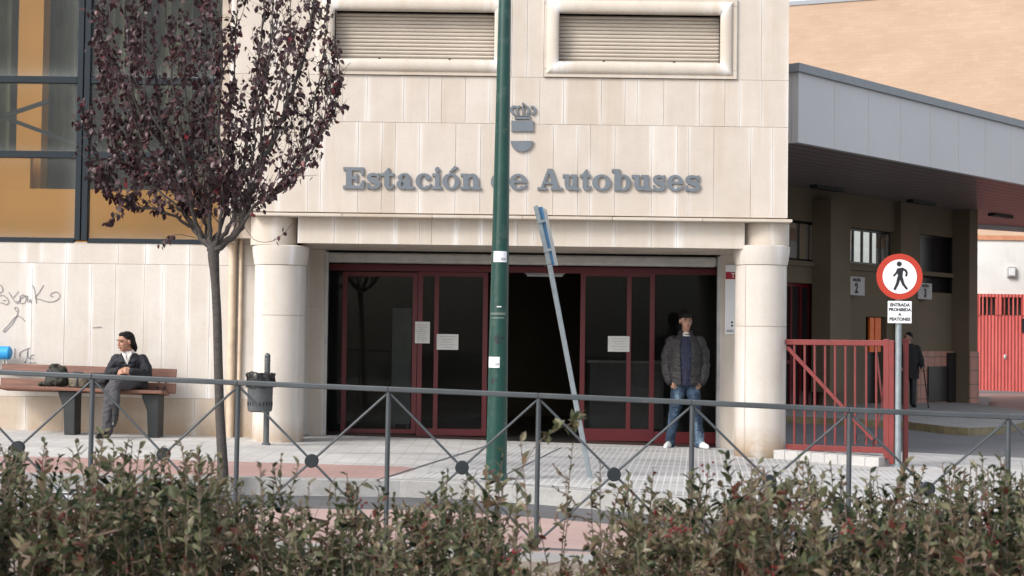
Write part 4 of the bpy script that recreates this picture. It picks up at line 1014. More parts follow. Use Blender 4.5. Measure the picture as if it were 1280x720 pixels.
# dark doors
b = MB(); s0, s1, z0, z1 = o_d
for q in range(5): s_ = s0 + (s1 - s0) * q / 4; wbox(b, s_ - .04, s_ + .04, z0, z1, -.18, -.10)
wbox(b, s0 + .041, s1 - .041, z1 - .08, z1, -.179, -.101); wbox(b, s0 + .041, s1 - .041, z0 + 1.0, z0 + 1.08, -.178, -.102)
do = b.build('door', M['red'], wing); b = MB(); wbox(b, s0, s1, z0, z1, -.15, -.14); b.build('door_glass', M['darkglass'], do)
b = MB(); s0, s1, z0, z1 = o_e; wbox(b, s0, s1, z0, z1, -.28, -.2); do = b.build('door', M['darkglass'], wing)
for k, (x0, x1) in enumerate(((1087.5, 1092.5), (1094, 1101))):
    b = MB(); wpx(b, x0, 397, x1, 440, -.10, -.05); b.build('orange_strip', M['orange_panel'], do)
# canopy
c0 = P(997.5, 175, 25.8); c0.z = SZ
corner = Vector((c0.x, c0.y, SZ)); zcap = Z(997.5, 90, 25.8); ztop = Z(997.5, 79.5, 25.8)
cp_ = empty('canopy', corner, 'deep grey canopy with brown slatted underside over the bus stands', 'canopy')
endp = corner + WD * 34
lcor = corner + WN * 6.7
b = MB()
def fas(b, p, q, z0, z1, th, mi=0):
    d = (q - p); d.z = 0; ln = d.length; d.normalize(); n_ = Vector((-d.y, d.x, 0)); c = (p + q) / 2 + n_ * th / 2; c.z = (z0 + z1) / 2
    b.obox(c, d, n_, (0, 0, 1), ln / 2, th / 2, (z1 - z0) / 2, mi)
k = 0; s_ = 0.0
while s_ < 33.5:
    ln = 1.15; fas(b, corner + WD * (s_ + .004), corner + WD * (s_ + ln - .004), SZ - .02, zcap, .12); s_ += ln
left_face = [lcor, corner]
s_ = 0.0
while s_ < 6.6:
    fas(b, corner + WN * (s_ + .97 + .125), corner + WN * (s_ + .004 + .125), SZ - .019, zcap, .12); s_ += .97
b.build('fascia', M['fascia'], cp_)
b = MB(); fas(b, corner - WD * .08 - OUT * -.06, corner + WD * 34 - OUT * -.06, zcap + .001, ztop, .30); fas(b, lcor - WD * .06, corner - WD * .06 + OUT * .0 + WN * .3, zcap + .001, ztop, .3); b.build('capping', M['fascia_cap'], cp_)
b = MB(); q = [corner + WN * .12, corner + WD * 34 + WN * .12, corner + WD * 34 + WN * 9, corner + WN * 9]
b.add([v + Vector((0, 0, zcap - SZ)) for v in q], [(0, 1, 2, 3)]); b.build('roof', M['fascia_cap'], cp_)
pA, pB = P(1219, 224, 30), P(1221, 276, 30)
def onSZ(px, py): r_ = ray(px, py); return CAM + r_ * ((SZ - CAM.z) / r_.z)
sa, sb = onSZ(1219.5, 226), onSZ(1222, 280)
def pxof(v): q = v - CAM; return 640 + FPX * q.dot(_r) / q.dot(_f)
tt = 0.0
while pxof(corner + WN * .125 + WD * tt) < 1219.5: tt += .02
e0 = corner + WN * .125 + WD * tt
sfar = onSZ(1222, 286); sfar2 = onSZ(1420, 294)
mid_ = lcor + WD * ((sb - lcor).dot(WD))
b = MB(); b.add([corner + WN * .12 + WD * .12, e0, sb, mid_, lcor + WN * .3 + WD * .12], [(0, 1, 2, 3, 4)]); b.build('soffit', M['soffit'], cp_)
b = MB(); b.add([e0 + WD * .01, corner + WD * 34 + WN * .12, sfar2, sb + WD * .01], [(0, 1, 2, 3)]); b.build('soffit', M['soffit_red_bounce'], cp_)
b = MB(); fas(b, sb + Vector((0, .02, 0)), sfar2 + Vector((0, .02, 0)), SZ - .12, SZ + 1.0, .2); b.build('rear_fascia', M['fascia'], cp_)
for px_, py_ in ((1034, 233), (1152, 251), (1251, 268)):
    c = onSZ(px_, py_); b = MB(); b.obox(c - Vector((0, 0, .04)), WD, OUT, (0, 0, 1), .55, .09, .035); b.build('soffit_lamp', M['iron'], cp_)
# bus stand number signs
def stand(px0, py0, px1, py1, num, label):
    d = .30 if num == '2' else .2
    s0, s1 = WS(px0, (py0 + py1) / 2, d)[0], WS(px1, (py0 + py1) / 2, d)[0]; xm = (px0 + px1) / 2; z0, z1 = WS(xm, py1, d)[1], WS(xm, py0, d)[1]
    o = empty('stand_sign', WP((s0 + s1) / 2, z0, d), label, 'sign')
    b = MB(); wbox(b, s0, s1, z0, z1, d - .03, d); wbox(b, s0 + .1, s0 + .14, z0 + .1, z1 - .1, 0.0, d - .031); wbox(b, s1 - .14, s1 - .1, z0 + .1, z1 - .1, 0.0, d - .031)
    po = b.build('panel', simple('greyed sign panel ' + num, (.42, .40, .39), .5), o)
    h = z1 - z0
    for tx, sz_, zc_ in ((num, h * .72, z0 + h * .36), ('ANDÉN', h * .26, z0 + h * .82)):
        vs, fs = text_geo(tx, sz_, .002, .012 if tx == num else 0.002); b = MB(); b.add([WP((s0 + s1) / 2 + v.x, zc_ + v.y, d + .004 + v.z) for v in vs], fs); b.build('lettering', M['ink'], po)
stand(1060, 346, 1081, 369, '2', 'grey bus stand sign numbered 2 on the ochre terminal wall')
stand(1148, 354, 1165, 374, '3', 'grey bus stand sign numbered 3 behind the round no-pedestrians sign')

# ------------------------------------------------------------------ beyond the yard
YR = 57.0
rw = empty('boundary_wall', P(1300, 480, YR), 'white rendered boundary wall above a red metal gate across the yard', 'wall')
b = MB(); x0, x1 = X(1190, 400, YR), X(1560, 400, YR); zw = gz(x0) - .3
b.box(x0, x1, YR + .12, YR + .5, Z(1250, 368, YR), Z(1250, 300, YR)); b.build('wall', M['white_wall'], rw)
b = MB(); b.box(x0, x1, YR + .06, YR + .56, Z(1250, 299.9, YR), Z(1250, 294, YR)); b.build('coping', simple('terracotta coping', (.55, .25, .14), .8), rw)
b = MB(); b.box(x0, x1, YR + .12, YR + .5, zw, Z(1250, 492, YR) - .001); b.build('base', M['kerb'], rw)
rg = empty('yard_gate', P(1290, 492, YR), 'wide red corrugated metal gate with barred top below the white wall', 'gate')
zg0, zg1, zg2, zg3 = Z(1250, 492, YR), Z(1250, 394, YR), Z(1250, 371.5, YR), Z(1250, 367.5, YR)
b = MB(); b.box(x0, x1, YR + .04, YR + .1, zg0, zg1); b.build('sheet', M['corrug'], rg)
b = MB(); b.box(x0, x1, YR, YR + .08, zg2, zg3)
for q in (1222, 1249.5, 1281, 1312): b.box(X(q, 380, YR) - .09, X(q, 380, YR) + .09, YR + .001, YR + .079, zg1, zg2)
b.build('frame', M['corrug'], rg)
q = x0
while q < x1:
    b = MB(); b.box(q, q + .04, YR + .02, YR + .06, zg1, zg2); q += .155; b.build('bar', M['corrug'], rg)
b = MB(); b.box(x0, x1, YR + .3, YR + .31, zg1 - .1, zg3); b.build('back_sheet', M['dark'], rg)
b = MB(); c = P(1256.5, 446, YR + .04); b.sphere(c, (.06, .04, .09)); b.build('lock', M['alu'], rg)
mb_ = empty('wall_lamp', P(1263.5, 340, YR + .12), 'small grey square bulkhead lamp on the white wall over the red gate', 'lamp')
c = P(1263.5, 340, YR + .12); b = MB(); b.box(c.x - .16, c.x + .16, c.y - .14, c.y - .001, c.z - .19, c.z + .19); b.build('housing', M['alu'], mb_, bevel=.03)
b = MB(); b.box(c.x - .11, c.x + .11, c.y - .16, c.y - .139, c.z - .13, c.z + .13); b.build('diffuser', M['white_paint'], mb_, bevel=.02)
# dark small plate at the frame edge on the gate
pb = P(1281.5, 407, YR - .05); b = MB(); b.box(pb.x - .1, pb.x + .1, YR - .02, YR - .001, pb.z - .25, pb.z + .25)
o = b.build('gate_plate', M['black'], None, pb); tag(o, 'narrow black plate on the red yard gate at the picture edge', 'plate')
# brick block behind
BD = Vector((2.2, -1.0, 0)).normalized(); bp = P(1035, 300, 78.0); BN = Vector((-BD.y, BD.x, 0))
bz = Z(1035, 3.5, 78.0)
bb = empty('brick_block', (bp.x, bp.y, gz(bp.x)), 'tall windowless peach brick building behind the grey canopy', 'building')
b = MB(); c = bp + BD * 4 + BN * 6; c.z = (bz - 4) / 2
b.obox(c, BD, BN, (0, 0, 1), 34, 6, (bz + 4) / 2); b.build('wall', M['brick'], bb)
b = MB(); c = bp + BD * 4 + BN * 5.95; c.z = bz + .1; b.obox(c, BD, BN, (0, 0, 1), 34.05, 6.0, .1); b.build('roof_edge', M['fascia_cap'], bb)

# ------------------------------------------------------------------ red railing gate beside the column
yg0, yg1 = 19.35, 18.55
ga, gb = P(984, 430, yg0), P(1118, 430, yg1)
def GT(px, py):
    r_ = ray(px, py); d = gb - ga; n_ = Vector((-d.y, d.x, 0)); t = n_.dot(ga - CAM) / n_.dot(r_); return CAM + r_ * t
gd = (gb - ga); gd.z = 0; gd.normalize(); gn = Vector((-gd.y, gd.x, 0))
gt = empty('railing_gate', (GT(1050, 562).x, GT(1050, 562).y, gz(4)), 'brick red barred metal gate with one diagonal brace beside the right column', 'gate')
b = MB(); b.bar(GT(983, 427.5), GT(1118, 429), .05, .065, gn); b.bar(GT(983, 558.5), GT(1112, 563), .05, .07, gn); b.build('frame', M['gate_red'], gt, bevel=.004)
for q in (993, 1006, 1018.5, 1031.5, 1044, 1057, 1069, 1083, 1095.5):
    b = MB(); b.bar(GT(q, 431), GT(q, 556), .022, .022, gn); b.build('bar', M['gate_red'], gt)
b = MB(); b.bar(GT(985, 434) - gn * .02, GT(1092, 549) - gn * .02, .02, .04, gn); b.build('brace', M['gate_red'], gt)
b = MB(); b.bar(GT(1109, 424), GT(1109, 574), .07, .07, gn); b.build('post', M['gate_red'], gt, bevel=.004)
b = MB(); b.bar(GT(1116, 426), GT(1116, 580), .09, .06, gn); b.build('post', M['gate_red'], gt, bevel=.004)
pw = [(GT(1090, 434), GT(1098, 505)), (GT(1098, 505), GT(1086, 560)), (GT(1103, 450), GT(1097, 505))]
for a, c in pw:
    b = MB(); b.bar(a + gn * .12, c + gn * .12, .015, .018, gn); b.build('folded_bar', M['gate_red'], gt)
w_ = GT(1077, 548); b = MB(); b.tube([w_ - gn * .02, w_ + gn * .05], .055, 16); b.build('roller', M['black'], gt)
rp_ = empty('gate_post', G(1131.5, 583, 0), 'slim brick red steel post just right of the grey sign pole', 'post')
b = MB(); p = G(1131.5, 583, 0); tp = P(1131.5, 426, p.y)
b.box(p.x - .027, p.x + .027, p.y - .03, p.y + .03, p.z - .02, tp.z); b.build('shaft', M['gate_red'], rp_, bevel=.004)
b = MB(); b.box(p.x - .035, p.x + .035, p.y - .038, p.y + .038, tp.z, tp.z + .02); b.build('cap', M['gate_red'], rp_)
b = MB(); a, c = G(984, 585, 0), G(1110, 588, 0)
pth = [GT(975, 580), GT(1108, 585)]
n_ = 8
for k in range(n_):
    u0, u1 = pth[0].lerp(pth[1], k / n_), pth[0].lerp(pth[1], (k + 1) / n_)
    mid = (u0 + u1) / 2; mid.z = gz(mid.x, .0)
    b.obox(mid + gn * -.02, gd, gn, (0, 0, 1), (u1 - u0).length / 2 - .003, .2, .11)
o = b.build('plinth', M['kerb_white'], None, (pth[0].x, pth[0].y, gz(pth[0].x))); tag(o, 'low pale concrete plinth under the red barred gate', 'plinth')

# ------------------------------------------------------------------ no-pedestrians sign
pb = G(1122, 584, 0); YS = pb.y
sg = empty('road_sign', pb, 'round red and white no-pedestrians sign with text plate on a grey pole', 'road sign')
tz = Z(1122, 322, YS)
b = MB(); b.tube([(pb.x, YS, pb.z - .03), (pb.x, YS, tz)], .036, 16); b.build('pole', M['galv'], sg)
b = MB(); b.tube([(pb.x, YS, tz), (pb.x, YS, tz + .01)], .038, 16); b.lathe([(.06, 0), (.06, .012), (.037, .03)], pb, 16); b.build('base_collar', M['galv'], sg)
dc = P(1123, 346, YS); YD_ = YS - .05; rr = 28.6 / FPX * YS
def disc(b, r, y0, y1, n=56): 
    b.prism([(dc.x + r * math.cos(2 * math.pi * k / n), dc.z + r * math.sin(2 * math.pi * k / n)) for k in range(n)], lambda u, v, d: (u, d, v), y0, y1)
b = MB(); disc(b, rr, YD_ - .012, YD_ + .012); pl = b.build('disc', M['sign_red'], sg)
b = MB(); disc(b, rr * .745, YD_ - .0155, YD_ - .012); b.build('disc_face', M['white_paint'], pl)
b = MB(); k = rr / 147.0; C_ = lambda u, v, d: (dc.x + (u - 277) * k, YD_ - .0156 - d, dc.z - (v - 236) * k)
for q, pl_ in enumerate([arc(273, 155, 16, 16, 0, 345, 20), [(262, 183), (292, 178), (298, 196), (294, 236), (288, 246), (268, 246), (264, 230)]]):
    b.prism(pl_, C_, 0, .003 + q * .0003)
for q, (pts, wdt) in enumerate((([(268, 188), (256, 212), (236, 234)], [17, 14, 10]), ([(288, 184), (314, 196), (322, 212), (316, 234)], [17, 15, 14, 12]), ([(272, 238), (262, 280), (242, 322)], [22, 18, 15]), ([(284, 238), (298, 282), (324, 316)], [22, 18, 14]))):
    b.prism(stroke_poly(pts, wdt), C_, 0, .0034 + q * .0003)
b.build('pictogram', M['black'], sg)
b = MB(); x0, x1, z0, z1 = X(1108.5, 390, YS), X(1138, 390, YS), Z(1123, 404, YS), Z(1123, 376.5, YS)
b.box(x0, x1, YD_ - .01, YD_ + .008, z0, z1); pl = b.build('plate', M['white_paint'], sg, bevel=.002)
h = z1 - z0
for k, tx in enumerate(('ENTRADA', 'PROHIBIDA', 'A', 'PEATONES')):
    vs, fs = text_geo(tx, .050, .0006, .0022); b = MB(); zc_ = z1 - h * (.18 + k * .215)
    b.add([((x0 + x1) / 2 + v.x, YD_ - .0115 - v.z, zc_ + v.y) for v in vs], fs); b.build('lettering', M['ink'], pl)
for zz in (dc.z + .1, dc.z - .1, (z0 + z1) / 2):
    b = MB(); b.box(pb.x - .05, pb.x + .05, YD_ + .012, YS - .03, zz - .015, zz + .015); b.build('clamp', M['galv'], sg)

# ------------------------------------------------------------------ green lamp post
gpb = G(620, 600, 0); YP = gpb.y
lp = empty('lamp_post', gpb, 'tall dark green tapered lamp post with white stickers standing on the kerb', 'lamp post')
a, c = P(620.3, 590, YP), P(631.3, 0, YP); ax = (c - a); ax /= ax.z
pt = lambda z: Vector((gpb.x, YP, gpb.z)) + Vector((ax.x, 0, 1)) * (z - gpb.z)
rat = lambda z: max(.045, (13.3 - (z - a.z) / (c.z - a.z) * 5.4) / FPX * YP)
b = MB(); zz = [gpb.z - .03 + k * .3 for k in range(26)]
b.tube([pt(z) for z in zz], [rat(z) for z in zz], 28); shaft = b.build('shaft', M['green'], lp)
b = MB(); b.lathe([(.15, -.01), (.15, .012), (.112, .02), (.108, .05), (.10, .06)], gpb, 24); b.build('base_flange', M['green'], lp)
zt_ = zz[-1]; tp = pt(zt_)
b = MB(); b.tube([tp, tp + Vector((0, -.1, .35)), tp + Vector((0, -.6, .6)), tp + Vector((0, -1.2, .65))], .035, 10); arm = b.build('arm', M['green'], lp)
b = MB(); b.sphere(tp + Vector((0, -1.5, .64)), (.16, .38, .09)); b.build('lantern', M['alu'], arm)
def sticker(px0, px1, py0, py1, mt=M['white_paint'], pr=.0015):
    b = MB(); z0, z1 = Z(625, py1, YP), Z(625, py0, YP); n = 10
    c0_ = pt((z0 + z1) / 2); r_ = rat((z0 + z1) / 2)
    aa = [math.asin(max(-.99, min(.99, (X(q, (py0 + py1) / 2, YP - r_) - c0_.x) / r_))) for q in (px0, px1)]
    b0 = 0
    for z in (z0, z1):
        for rr_ in (rat(z) + pr, rat(z) - .001):
            for k in range(n + 1):
                t = aa[0] + (aa[1] - aa[0]) * k / n; p = pt(z); b.v.append(p + Vector((math.sin(t) * rr_, -math.cos(t) * rr_, 0)))
    m_ = n + 1
    for k in range(n):
        b.face((k, k + 1, 2 * m_ + k + 1, 2 * m_ + k)); b.face((m_ + k + 1, m_ + k, 3 * m_ + k, 3 * m_ + k + 1)); b.face((k + 1, k, m_ + k, m_ + k + 1)); b.face((2 * m_ + k, 2 * m_ + k + 1, 3 * m_ + k + 1, 3 * m_ + k))
    return b.build('sticker', mt, shaft)
s1 = sticker(617, 633.2, 314.5, 328); s2 = sticker(611, 624.5, 446, 459.5)
for (q0, q1, r0, r1) in ((626, 632, 322.5, 326), (619, 624, 453.5, 457)):
    sticker(q0, q1, r0, r1, simple('faded print', (.35, .37, .42), .6), .0022)
sticker(621, 627, 383, 384.2, pr=.0012); sticker(613, 632, 391, 393.5, simple('scuffed tape', (.13, .16, .14), .6), .0012); sticker(614, 630, 397, 398, simple('scuffed tape edge', (.2, .24, .22), .6), .0012)
# graffiti scribbles on the post
def scrib(pts):
    for (u0, v0), (u1, v1) in zip(pts, pts[1:]):
        pass
for q in ((618, 621, 420, 427), (622, 624, 418, 430), (626, 630, 421, 424), (620, 627, 428, 429.5), (614, 617, 472, 480), (618, 622, 474, 476)):
    sticker(*q, M['black'], .0013)

# ------------------------------------------------------------------ leaning pole with an edge-on sign
lb_ = G(738.5, 598, 0); YLn = lb_.y
ln = empty('leaning_sign', lb_, 'bent-over grey pole leaning left with a blue edged panel seen edge-on', 'road sign')
top = P(669.5, 257, YLn)
b = MB(); b.bar(lb_ - Vector((0, 0, .03)), P(687, 331, YLn), .05, .05, (0, 1, 0)); b.bar(P(687, 331, YLn), top, .046, .046, (0, 1, 0)); b.build('pole', M['galv'], ln, bevel=.008)
pa, pb2 = P(690, 331, YLn), P(675, 259, YLn)
dv = (pb2 - pa); hgt = dv.length; dv.normalize()
sv = Vector((.135, .99, 0)); sv = (sv - dv * sv.dot(dv)).normalized(); nv = dv.cross(sv)
mid = (pa + pb2) / 2 + sv * .26
b = MB(); b.obox(mid, dv, sv, nv, hgt / 2, .24, .012); pl = b.build('panel', M['panel_grey'], ln, bevel=.003)
b = MB(); b.obox(mid - sv * .2415, dv, sv, nv, hgt / 2 + .004, .006, .024); b.build('edge_strip', M['blue'], pl)
b = MB(); b.obox(mid + nv * .0145, dv, sv, nv, hgt / 2 - .01, .23, .002); b.build('panel_face', M['blue'], pl)
for t in (.25, .75):
    b = MB(); q = pa.lerp(pb2, t); b.obox(q - Vector((.012, 0, 0)), dv, sv, nv, .012, .05, .036); b.build('clamp', M['galv'], ln)

# ------------------------------------------------------------------ litter bin
bb0 = G(332.5, 556, 0); YB = bb0.y; k_ = YB / FPX
lbn = empty('litter_bin', bb0, 'grey post-mounted litter bin lined with a black bag beside the left column', 'litter bin')
zpx = lambda py: Z(332, py, YB)
b = MB(); b.tube([bb0 - Vector((0, 0, .02)), (bb0.x, YB, zpx(454)), (bb0.x, YB, zpx(449)), (bb0.x, YB, zpx(447))], [.034, .034, .034, .030], 18)
b.sphere((bb0.x, YB, zpx(445.5)), (.036, .036, .04)); b.tube([(bb0.x, YB, zpx(451)), (bb0.x, YB, zpx(450))], .037, 18); b.lathe([(.055, .0), (.055, .012), (.036, .03)], bb0, 18); b.build('post', M['bin'], lbn)
bc = Vector((X(328.3, 495, YB), YB - .19, 0)); rb = 15.3 * k_
b = MB(); zt_, zb_ = zpx(468), zpx(514)
b.lathe([(.02, zb_), (rb - .03, zb_), (rb - .008, zb_ + .012), (rb, zb_ + .04), (rb + .003, zt_ - .12), (rb + .006, zt_ - .115), (rb + .006, zt_ - .105), (rb + .004, zt_ - .1), (rb + .012, zt_), (rb - .01, zt_), (rb - .012, zb_ + .05), (.0, zb_ + .04)], bc, 40); body = b.build('body', M['bin'], lbn)
b = MB()
for k in range(22):
    a_ = 2 * math.pi * k / 22; z = zpx(503.5); c = bc + Vector((math.cos(a_) * (rb + .0005), math.sin(a_) * (rb + .0005), z)); b.obox(c, (-math.sin(a_), math.cos(a_), 0), (math.cos(a_), math.sin(a_), 0), (0, 0, 1), .008, .003, .022)
b.build('drain_slots', M['black'], body)
b = MB(); b.obox((bb0.x, YB - .03, zpx(500)), (1, 0, 0), (0, 1, 0), (0, 0, 1), .05, .03, .1); b.build('bracket', M['bin'], lbn)
b = MB(); n = 72; prof = [(-.01, zt_ + .0), (.014, zt_ + .012), (.024, zt_ - .01), (.018, zt_ - .05), (.026, zt_ - .09), (.022, zt_ - .125)]
prof = [(-.03, zt_ - .08)] + prof
random.seed(5)
for j, (dr_, z) in enumerate(prof):
    for k in range(n):
        a_ = 2 * math.pi * k / n; q = noise.noise(Vector((math.cos(a_) * 5, math.sin(a_) * 5, j * .8))); q2 = noise.noise(Vector((math.cos(a_) * 3, math.sin(a_) * 3, 7)))
        r_ = rb + dr_ + q * .03; b.v.append(bc + Vector((math.cos(a_) * r_, math.sin(a_) * r_, z + (q2 * .05 - .02 if j == len(prof) - 1 else q * .02 + .012))))
for j in range(len(prof) - 1):
    for k in range(n): b.face((j * n + k, j * n + (k + 1) % n, (j + 1) * n + (k + 1) % n, (j + 1) * n + k), 0, (1, 1, 1), None, True)
b.build('bin_bag', M['binbag'], lbn)

# ------------------------------------------------------------------ bench
YSe, YBk = 19.42, 19.68
bx0, bx1 = X(3, 480, YSe), X(207, 489, YSe); bk0, bk1 = X(1, 465, YBk), X(220, 470, YBk)
bcx = (bx0 + bx1) / 2; zg_ = gz(bcx)
bn = empty('park_bench', (bcx, YSe, zg_), 'long red-brown wooden slat bench with dark iron legs against the pale wall', 'bench')
tl = lambda x: SLOPE * (x - bcx) * .9
def slat(name, x0, x1, y, py0, py1, th, pxm=100, tilt=0.0):
    b = MB(); z0, z1 = Z(pxm, py1, y), Z(pxm, py0, y); xm_ = X(pxm, 470, y); d = SLOPE
    vs = []
    for x in (x0, x1):
        for yy, tt in ((y, 0), (y + th, 0)):
            for z in (z0, z1): vs.append((x, yy + (tilt if z == z1 else 0), z + d * (x - xm_)))
    b.add(vs, [(0, 1, 3, 2), (4, 6, 7, 5), (0, 4, 5, 1), (2, 3, 7, 6), (0, 2, 6, 4), (1, 5, 7, 3)]); return b.build(name, M['wood'], bn, bevel=.008)
slat('backrest', bk0, bk1, YBk, 457.5, 471.5, .035, 100, .03); slat('backrest', bk0, bk1, YBk - .02, 475.5, 488.5, .035, 100, .02)
zs1 = Z(100, 485, YSe - .22)
b = MB()
for k in range(4):
    y0 = YSe - .22 + k * .115; vs = []
    for x in (bx0, bx1):
        for yy in (y0, y0 + .105):
            for z in (zs1 - .04, zs1): vs.append((x, yy, z - .012 * k + SLOPE * (x - X(100, 480, YSe))))
    b.add(vs, [(0, 1, 3, 2), (4, 6, 7, 5), (0, 4, 5, 1), (2, 3, 7, 6), (0, 2, 6, 4), (1, 5, 7, 3)])
b.build('seat', M['wood'], bn, bevel=.008)
for cx_ in (85, 189, -30 + 35):
    if cx_ == 5: continue
    xx = X(cx_ + 2, 520, YSe); b = MB(); zt_ = zs1 - .045 + SLOPE * (xx - X(100, 480, YSe)); z0 = gz(xx) - .005
    # cast pedestal: flares to the top
    prof = [(-.115, zt_), (-.105, zt_ - .05), (-.045, zt_ - .2), (-.03, z0 + .02), (-.03, z0), (.10, z0), (.10, zt_)]
    b.prism(prof, lambda u, v, d, xx=xx: (xx + u, YSe + d, v), -.13, .16)
    b.build('leg', M['iron'], bn, bevel=.012)
    b = MB()
    for u in (-.005, .085):
        b.tube([(xx + u, YSe + .14, zt_ + .03), (xx + u, YBk + .05, Z(100, 478, YBk) + SLOPE * (xx - X(100, 470, YBk))), (xx + u, YBk + .075, Z(100, 459, YBk) + SLOPE * (xx - X(100, 470, YBk)))], .012, 8)
    b.build('back_support', M['iron'], bn)

# ------------------------------------------------------------------ bags on the bench and the blue roll
zseat = lambda x: zs1 + SLOPE * (x - X(100, 480, YSe)) - .002
def bagbase(px): x = X(px, 490, YSe - .05); return Vector((x, YSe - .03, zseat(x)))
c = bagbase(70); bp_ = empty('backpack', c, 'dark olive lumpy backpack leaning on the bench at the left of the bags', 'backpack')
b = MB(); b.loft([(c + Vector((.0, 0, .01)), .12, .09), (c + Vector((.005, 0, .06)), .145, .12), (c + Vector((.0, .02, .14)), .135, .12), (c + Vector((-.01, .04, .20)), .11, .10), (c + Vector((-.01, .05, .235)), .07, .07)])
b.sphere(c + Vector((.04, -.09, .12)), (.08, .05, .09)); b.sphere(c + Vector((-.05, .03, .235)), (.06, .06, .035)); b.sphere(c + Vector((.06, .03, .205)), (.045, .06, .045)); b.sphere(c + Vector((-.10, .02, .16)), (.04, .06, .05)); b.sphere(c + Vector((-.15, -.03, .03)), (.07, .04, .025))
b.remesh('body', M['olive'], bp_, .008, 3, .014, 14, zmin=c.z + .001)
b = MB(); b.tube(catmull([c + Vector(v) for v in ((-.10, -.05, .20), (-.03, -.11, .18), (.03, -.13, .10), (.02, -.12, .03))], 5), .012, 8); b.build('strap', M['darkbag'], bp_)
b = MB(); b.tube(catmull([c + Vector(v) for v in ((-.04, .03, .25), (-.02, .01, .275), (.03, .0, .265), (.05, .01, .23))], 5), .008, 8); b.build('handle', M['darkbag'], bp_)
c = bagbase(99); tb = empty('canvas_bag', c, 'faded tan canvas bag between the olive backpack and a dark bag on the bench', 'bag')
b = MB(); b.loft([(c + Vector((0, 0, .01)), .13, .09), (c + Vector((0, 0, .1)), .14, .11), (c + Vector((.005, 0, .145)), .125, .09), (c + Vector((.01, 0, .18)), .10, .05)])
b.remesh('body', M['tanbag'], tb, .008, 3, .010, 12, zmin=c.z + .001)
b = MB(); b.tube(catmull([c + Vector(v) for v in ((-.06, -.05, .17), (-.04, -.09, .185), (.05, -.10, .18), (.07, -.06, .16))], 5), .010, 8); b.tube([c + Vector((-.01, -.105, .02)), c + Vector((-.005, -.112, .10)), c + Vector((0, -.09, .16))], .011, 8); b.build('strap', M['darkbag'], tb)
c = bagbase(123); db = empty('shoulder_bag', c, 'dark grey shoulder bag on the bench touching the seated man', 'bag')
b = MB(); b.loft([(c + Vector((0, 0, .01)), .125, .09), (c + Vector((0, 0, .10)), .135, .10), (c + Vector((0, 0, .16)), .12, .08), (c + Vector((0, 0, .185)), .09, .05)])
b.remesh('body', M['darkbag'], db, .008, 3, .008, 12, zmin=c.z + .001)
b = MB(); b.loft([(c + Vector((0, -.085, .06)), .10, .03), (c + Vector((0, -.10, .10)), .11, .025), (c + Vector((0, -.09, .15)), .11, .03)]); b.remesh('flap', M['darkbag'], db, .007, 3, .004, 12)
c = P(1, 441, YL - .16); ro = empty('rolled_mat', c, 'bright blue rolled mat on the bench back at the left picture edge', 'mat')
zr_ = Z(1, 457, YBk)
rm = 8.2 / FPX * YL
b = MB(); c = Vector((c.x, YBk + .04, c.z)); prof = [(.0, 0), (rm * .75, .0), (rm, .02), (rm * 1.02, .2), (rm, .5), (rm * .9, .53), (0, .53)]
n = 24
for q, (r_, l_) in enumerate(prof):
    for k in range(n): a_ = 2 * math.pi * k / n; b.v.append(Vector((X(12.5, 441, YBk) - l_, c.y + math.cos(a_) * r_, c.z + math.sin(a_) * r_)))
for q in range(len(prof) - 1):
    for k in range(n): b.face((q * n + k, q * n + (k + 1) % n, (q + 1) * n + (k + 1) % n, (q + 1) * n + k), 0, (1, 1, 1), None, True)
b.build('roll', M['bluebright'], ro)
b = MB()
for q in (3.5, 7.5): x = X(q, 450, YBk); b.tube([(x, c.y, c.z - rm + .01), (x, c.y, zr_ - .01)], .012, 8)
b.build('strap', M['alu'], ro)

# ------------------------------------------------------------------ street railing
posts_px = [(-610, 441), (-428, 449.5), (-247, 458), (-66, 466), (116, 474.5), (298, 482.5), (486, 490.5), (673.5, 498.5), (865.5, 507), (1062, 516.5), (1260.5, 525), (1462, 534), (1668, 543), (1878, 552)]
YR0, YR1 = 11.45, 10.75                 # distance at the left and right ends of the picture
yr = lambda px: YR0 + (YR1 - YR0) * px / 1280
tops = [P(px + 0, py - 4, yr(px)) for px, py in posts_px]
fb = G(673, 690, -.10); fz0 = lambda p: gz(p.x, -.10)
rl_ = empty('street_railing', (tops[7].x, tops[7].y, fz0(tops[7])), 'long grey street railing of crossed bars with round discs behind the hedge', 'railing')
b = MB()
for p, q in zip(tops, tops[1:]): b.bar(p, q, .055, .036, (0, 1, 0))
b.build('top_rail', M['rail'], rl_, bevel=.006)
feet = []
for (px, py), p in zip(posts_px, tops):
    ft = Vector((p.x - .006, p.y, fz0(p))); feet.append(ft); b = MB(); b.tube([p - Vector((0, 0, .016)), ft], .0175, 12); b.build('post', M['rail'], rl_)
    b = MB(); b.lathe([(.045, 0), (.045, .01), (.0176, .014)], ft, 14); b.build('foot_plate', M['rail'], rl_)
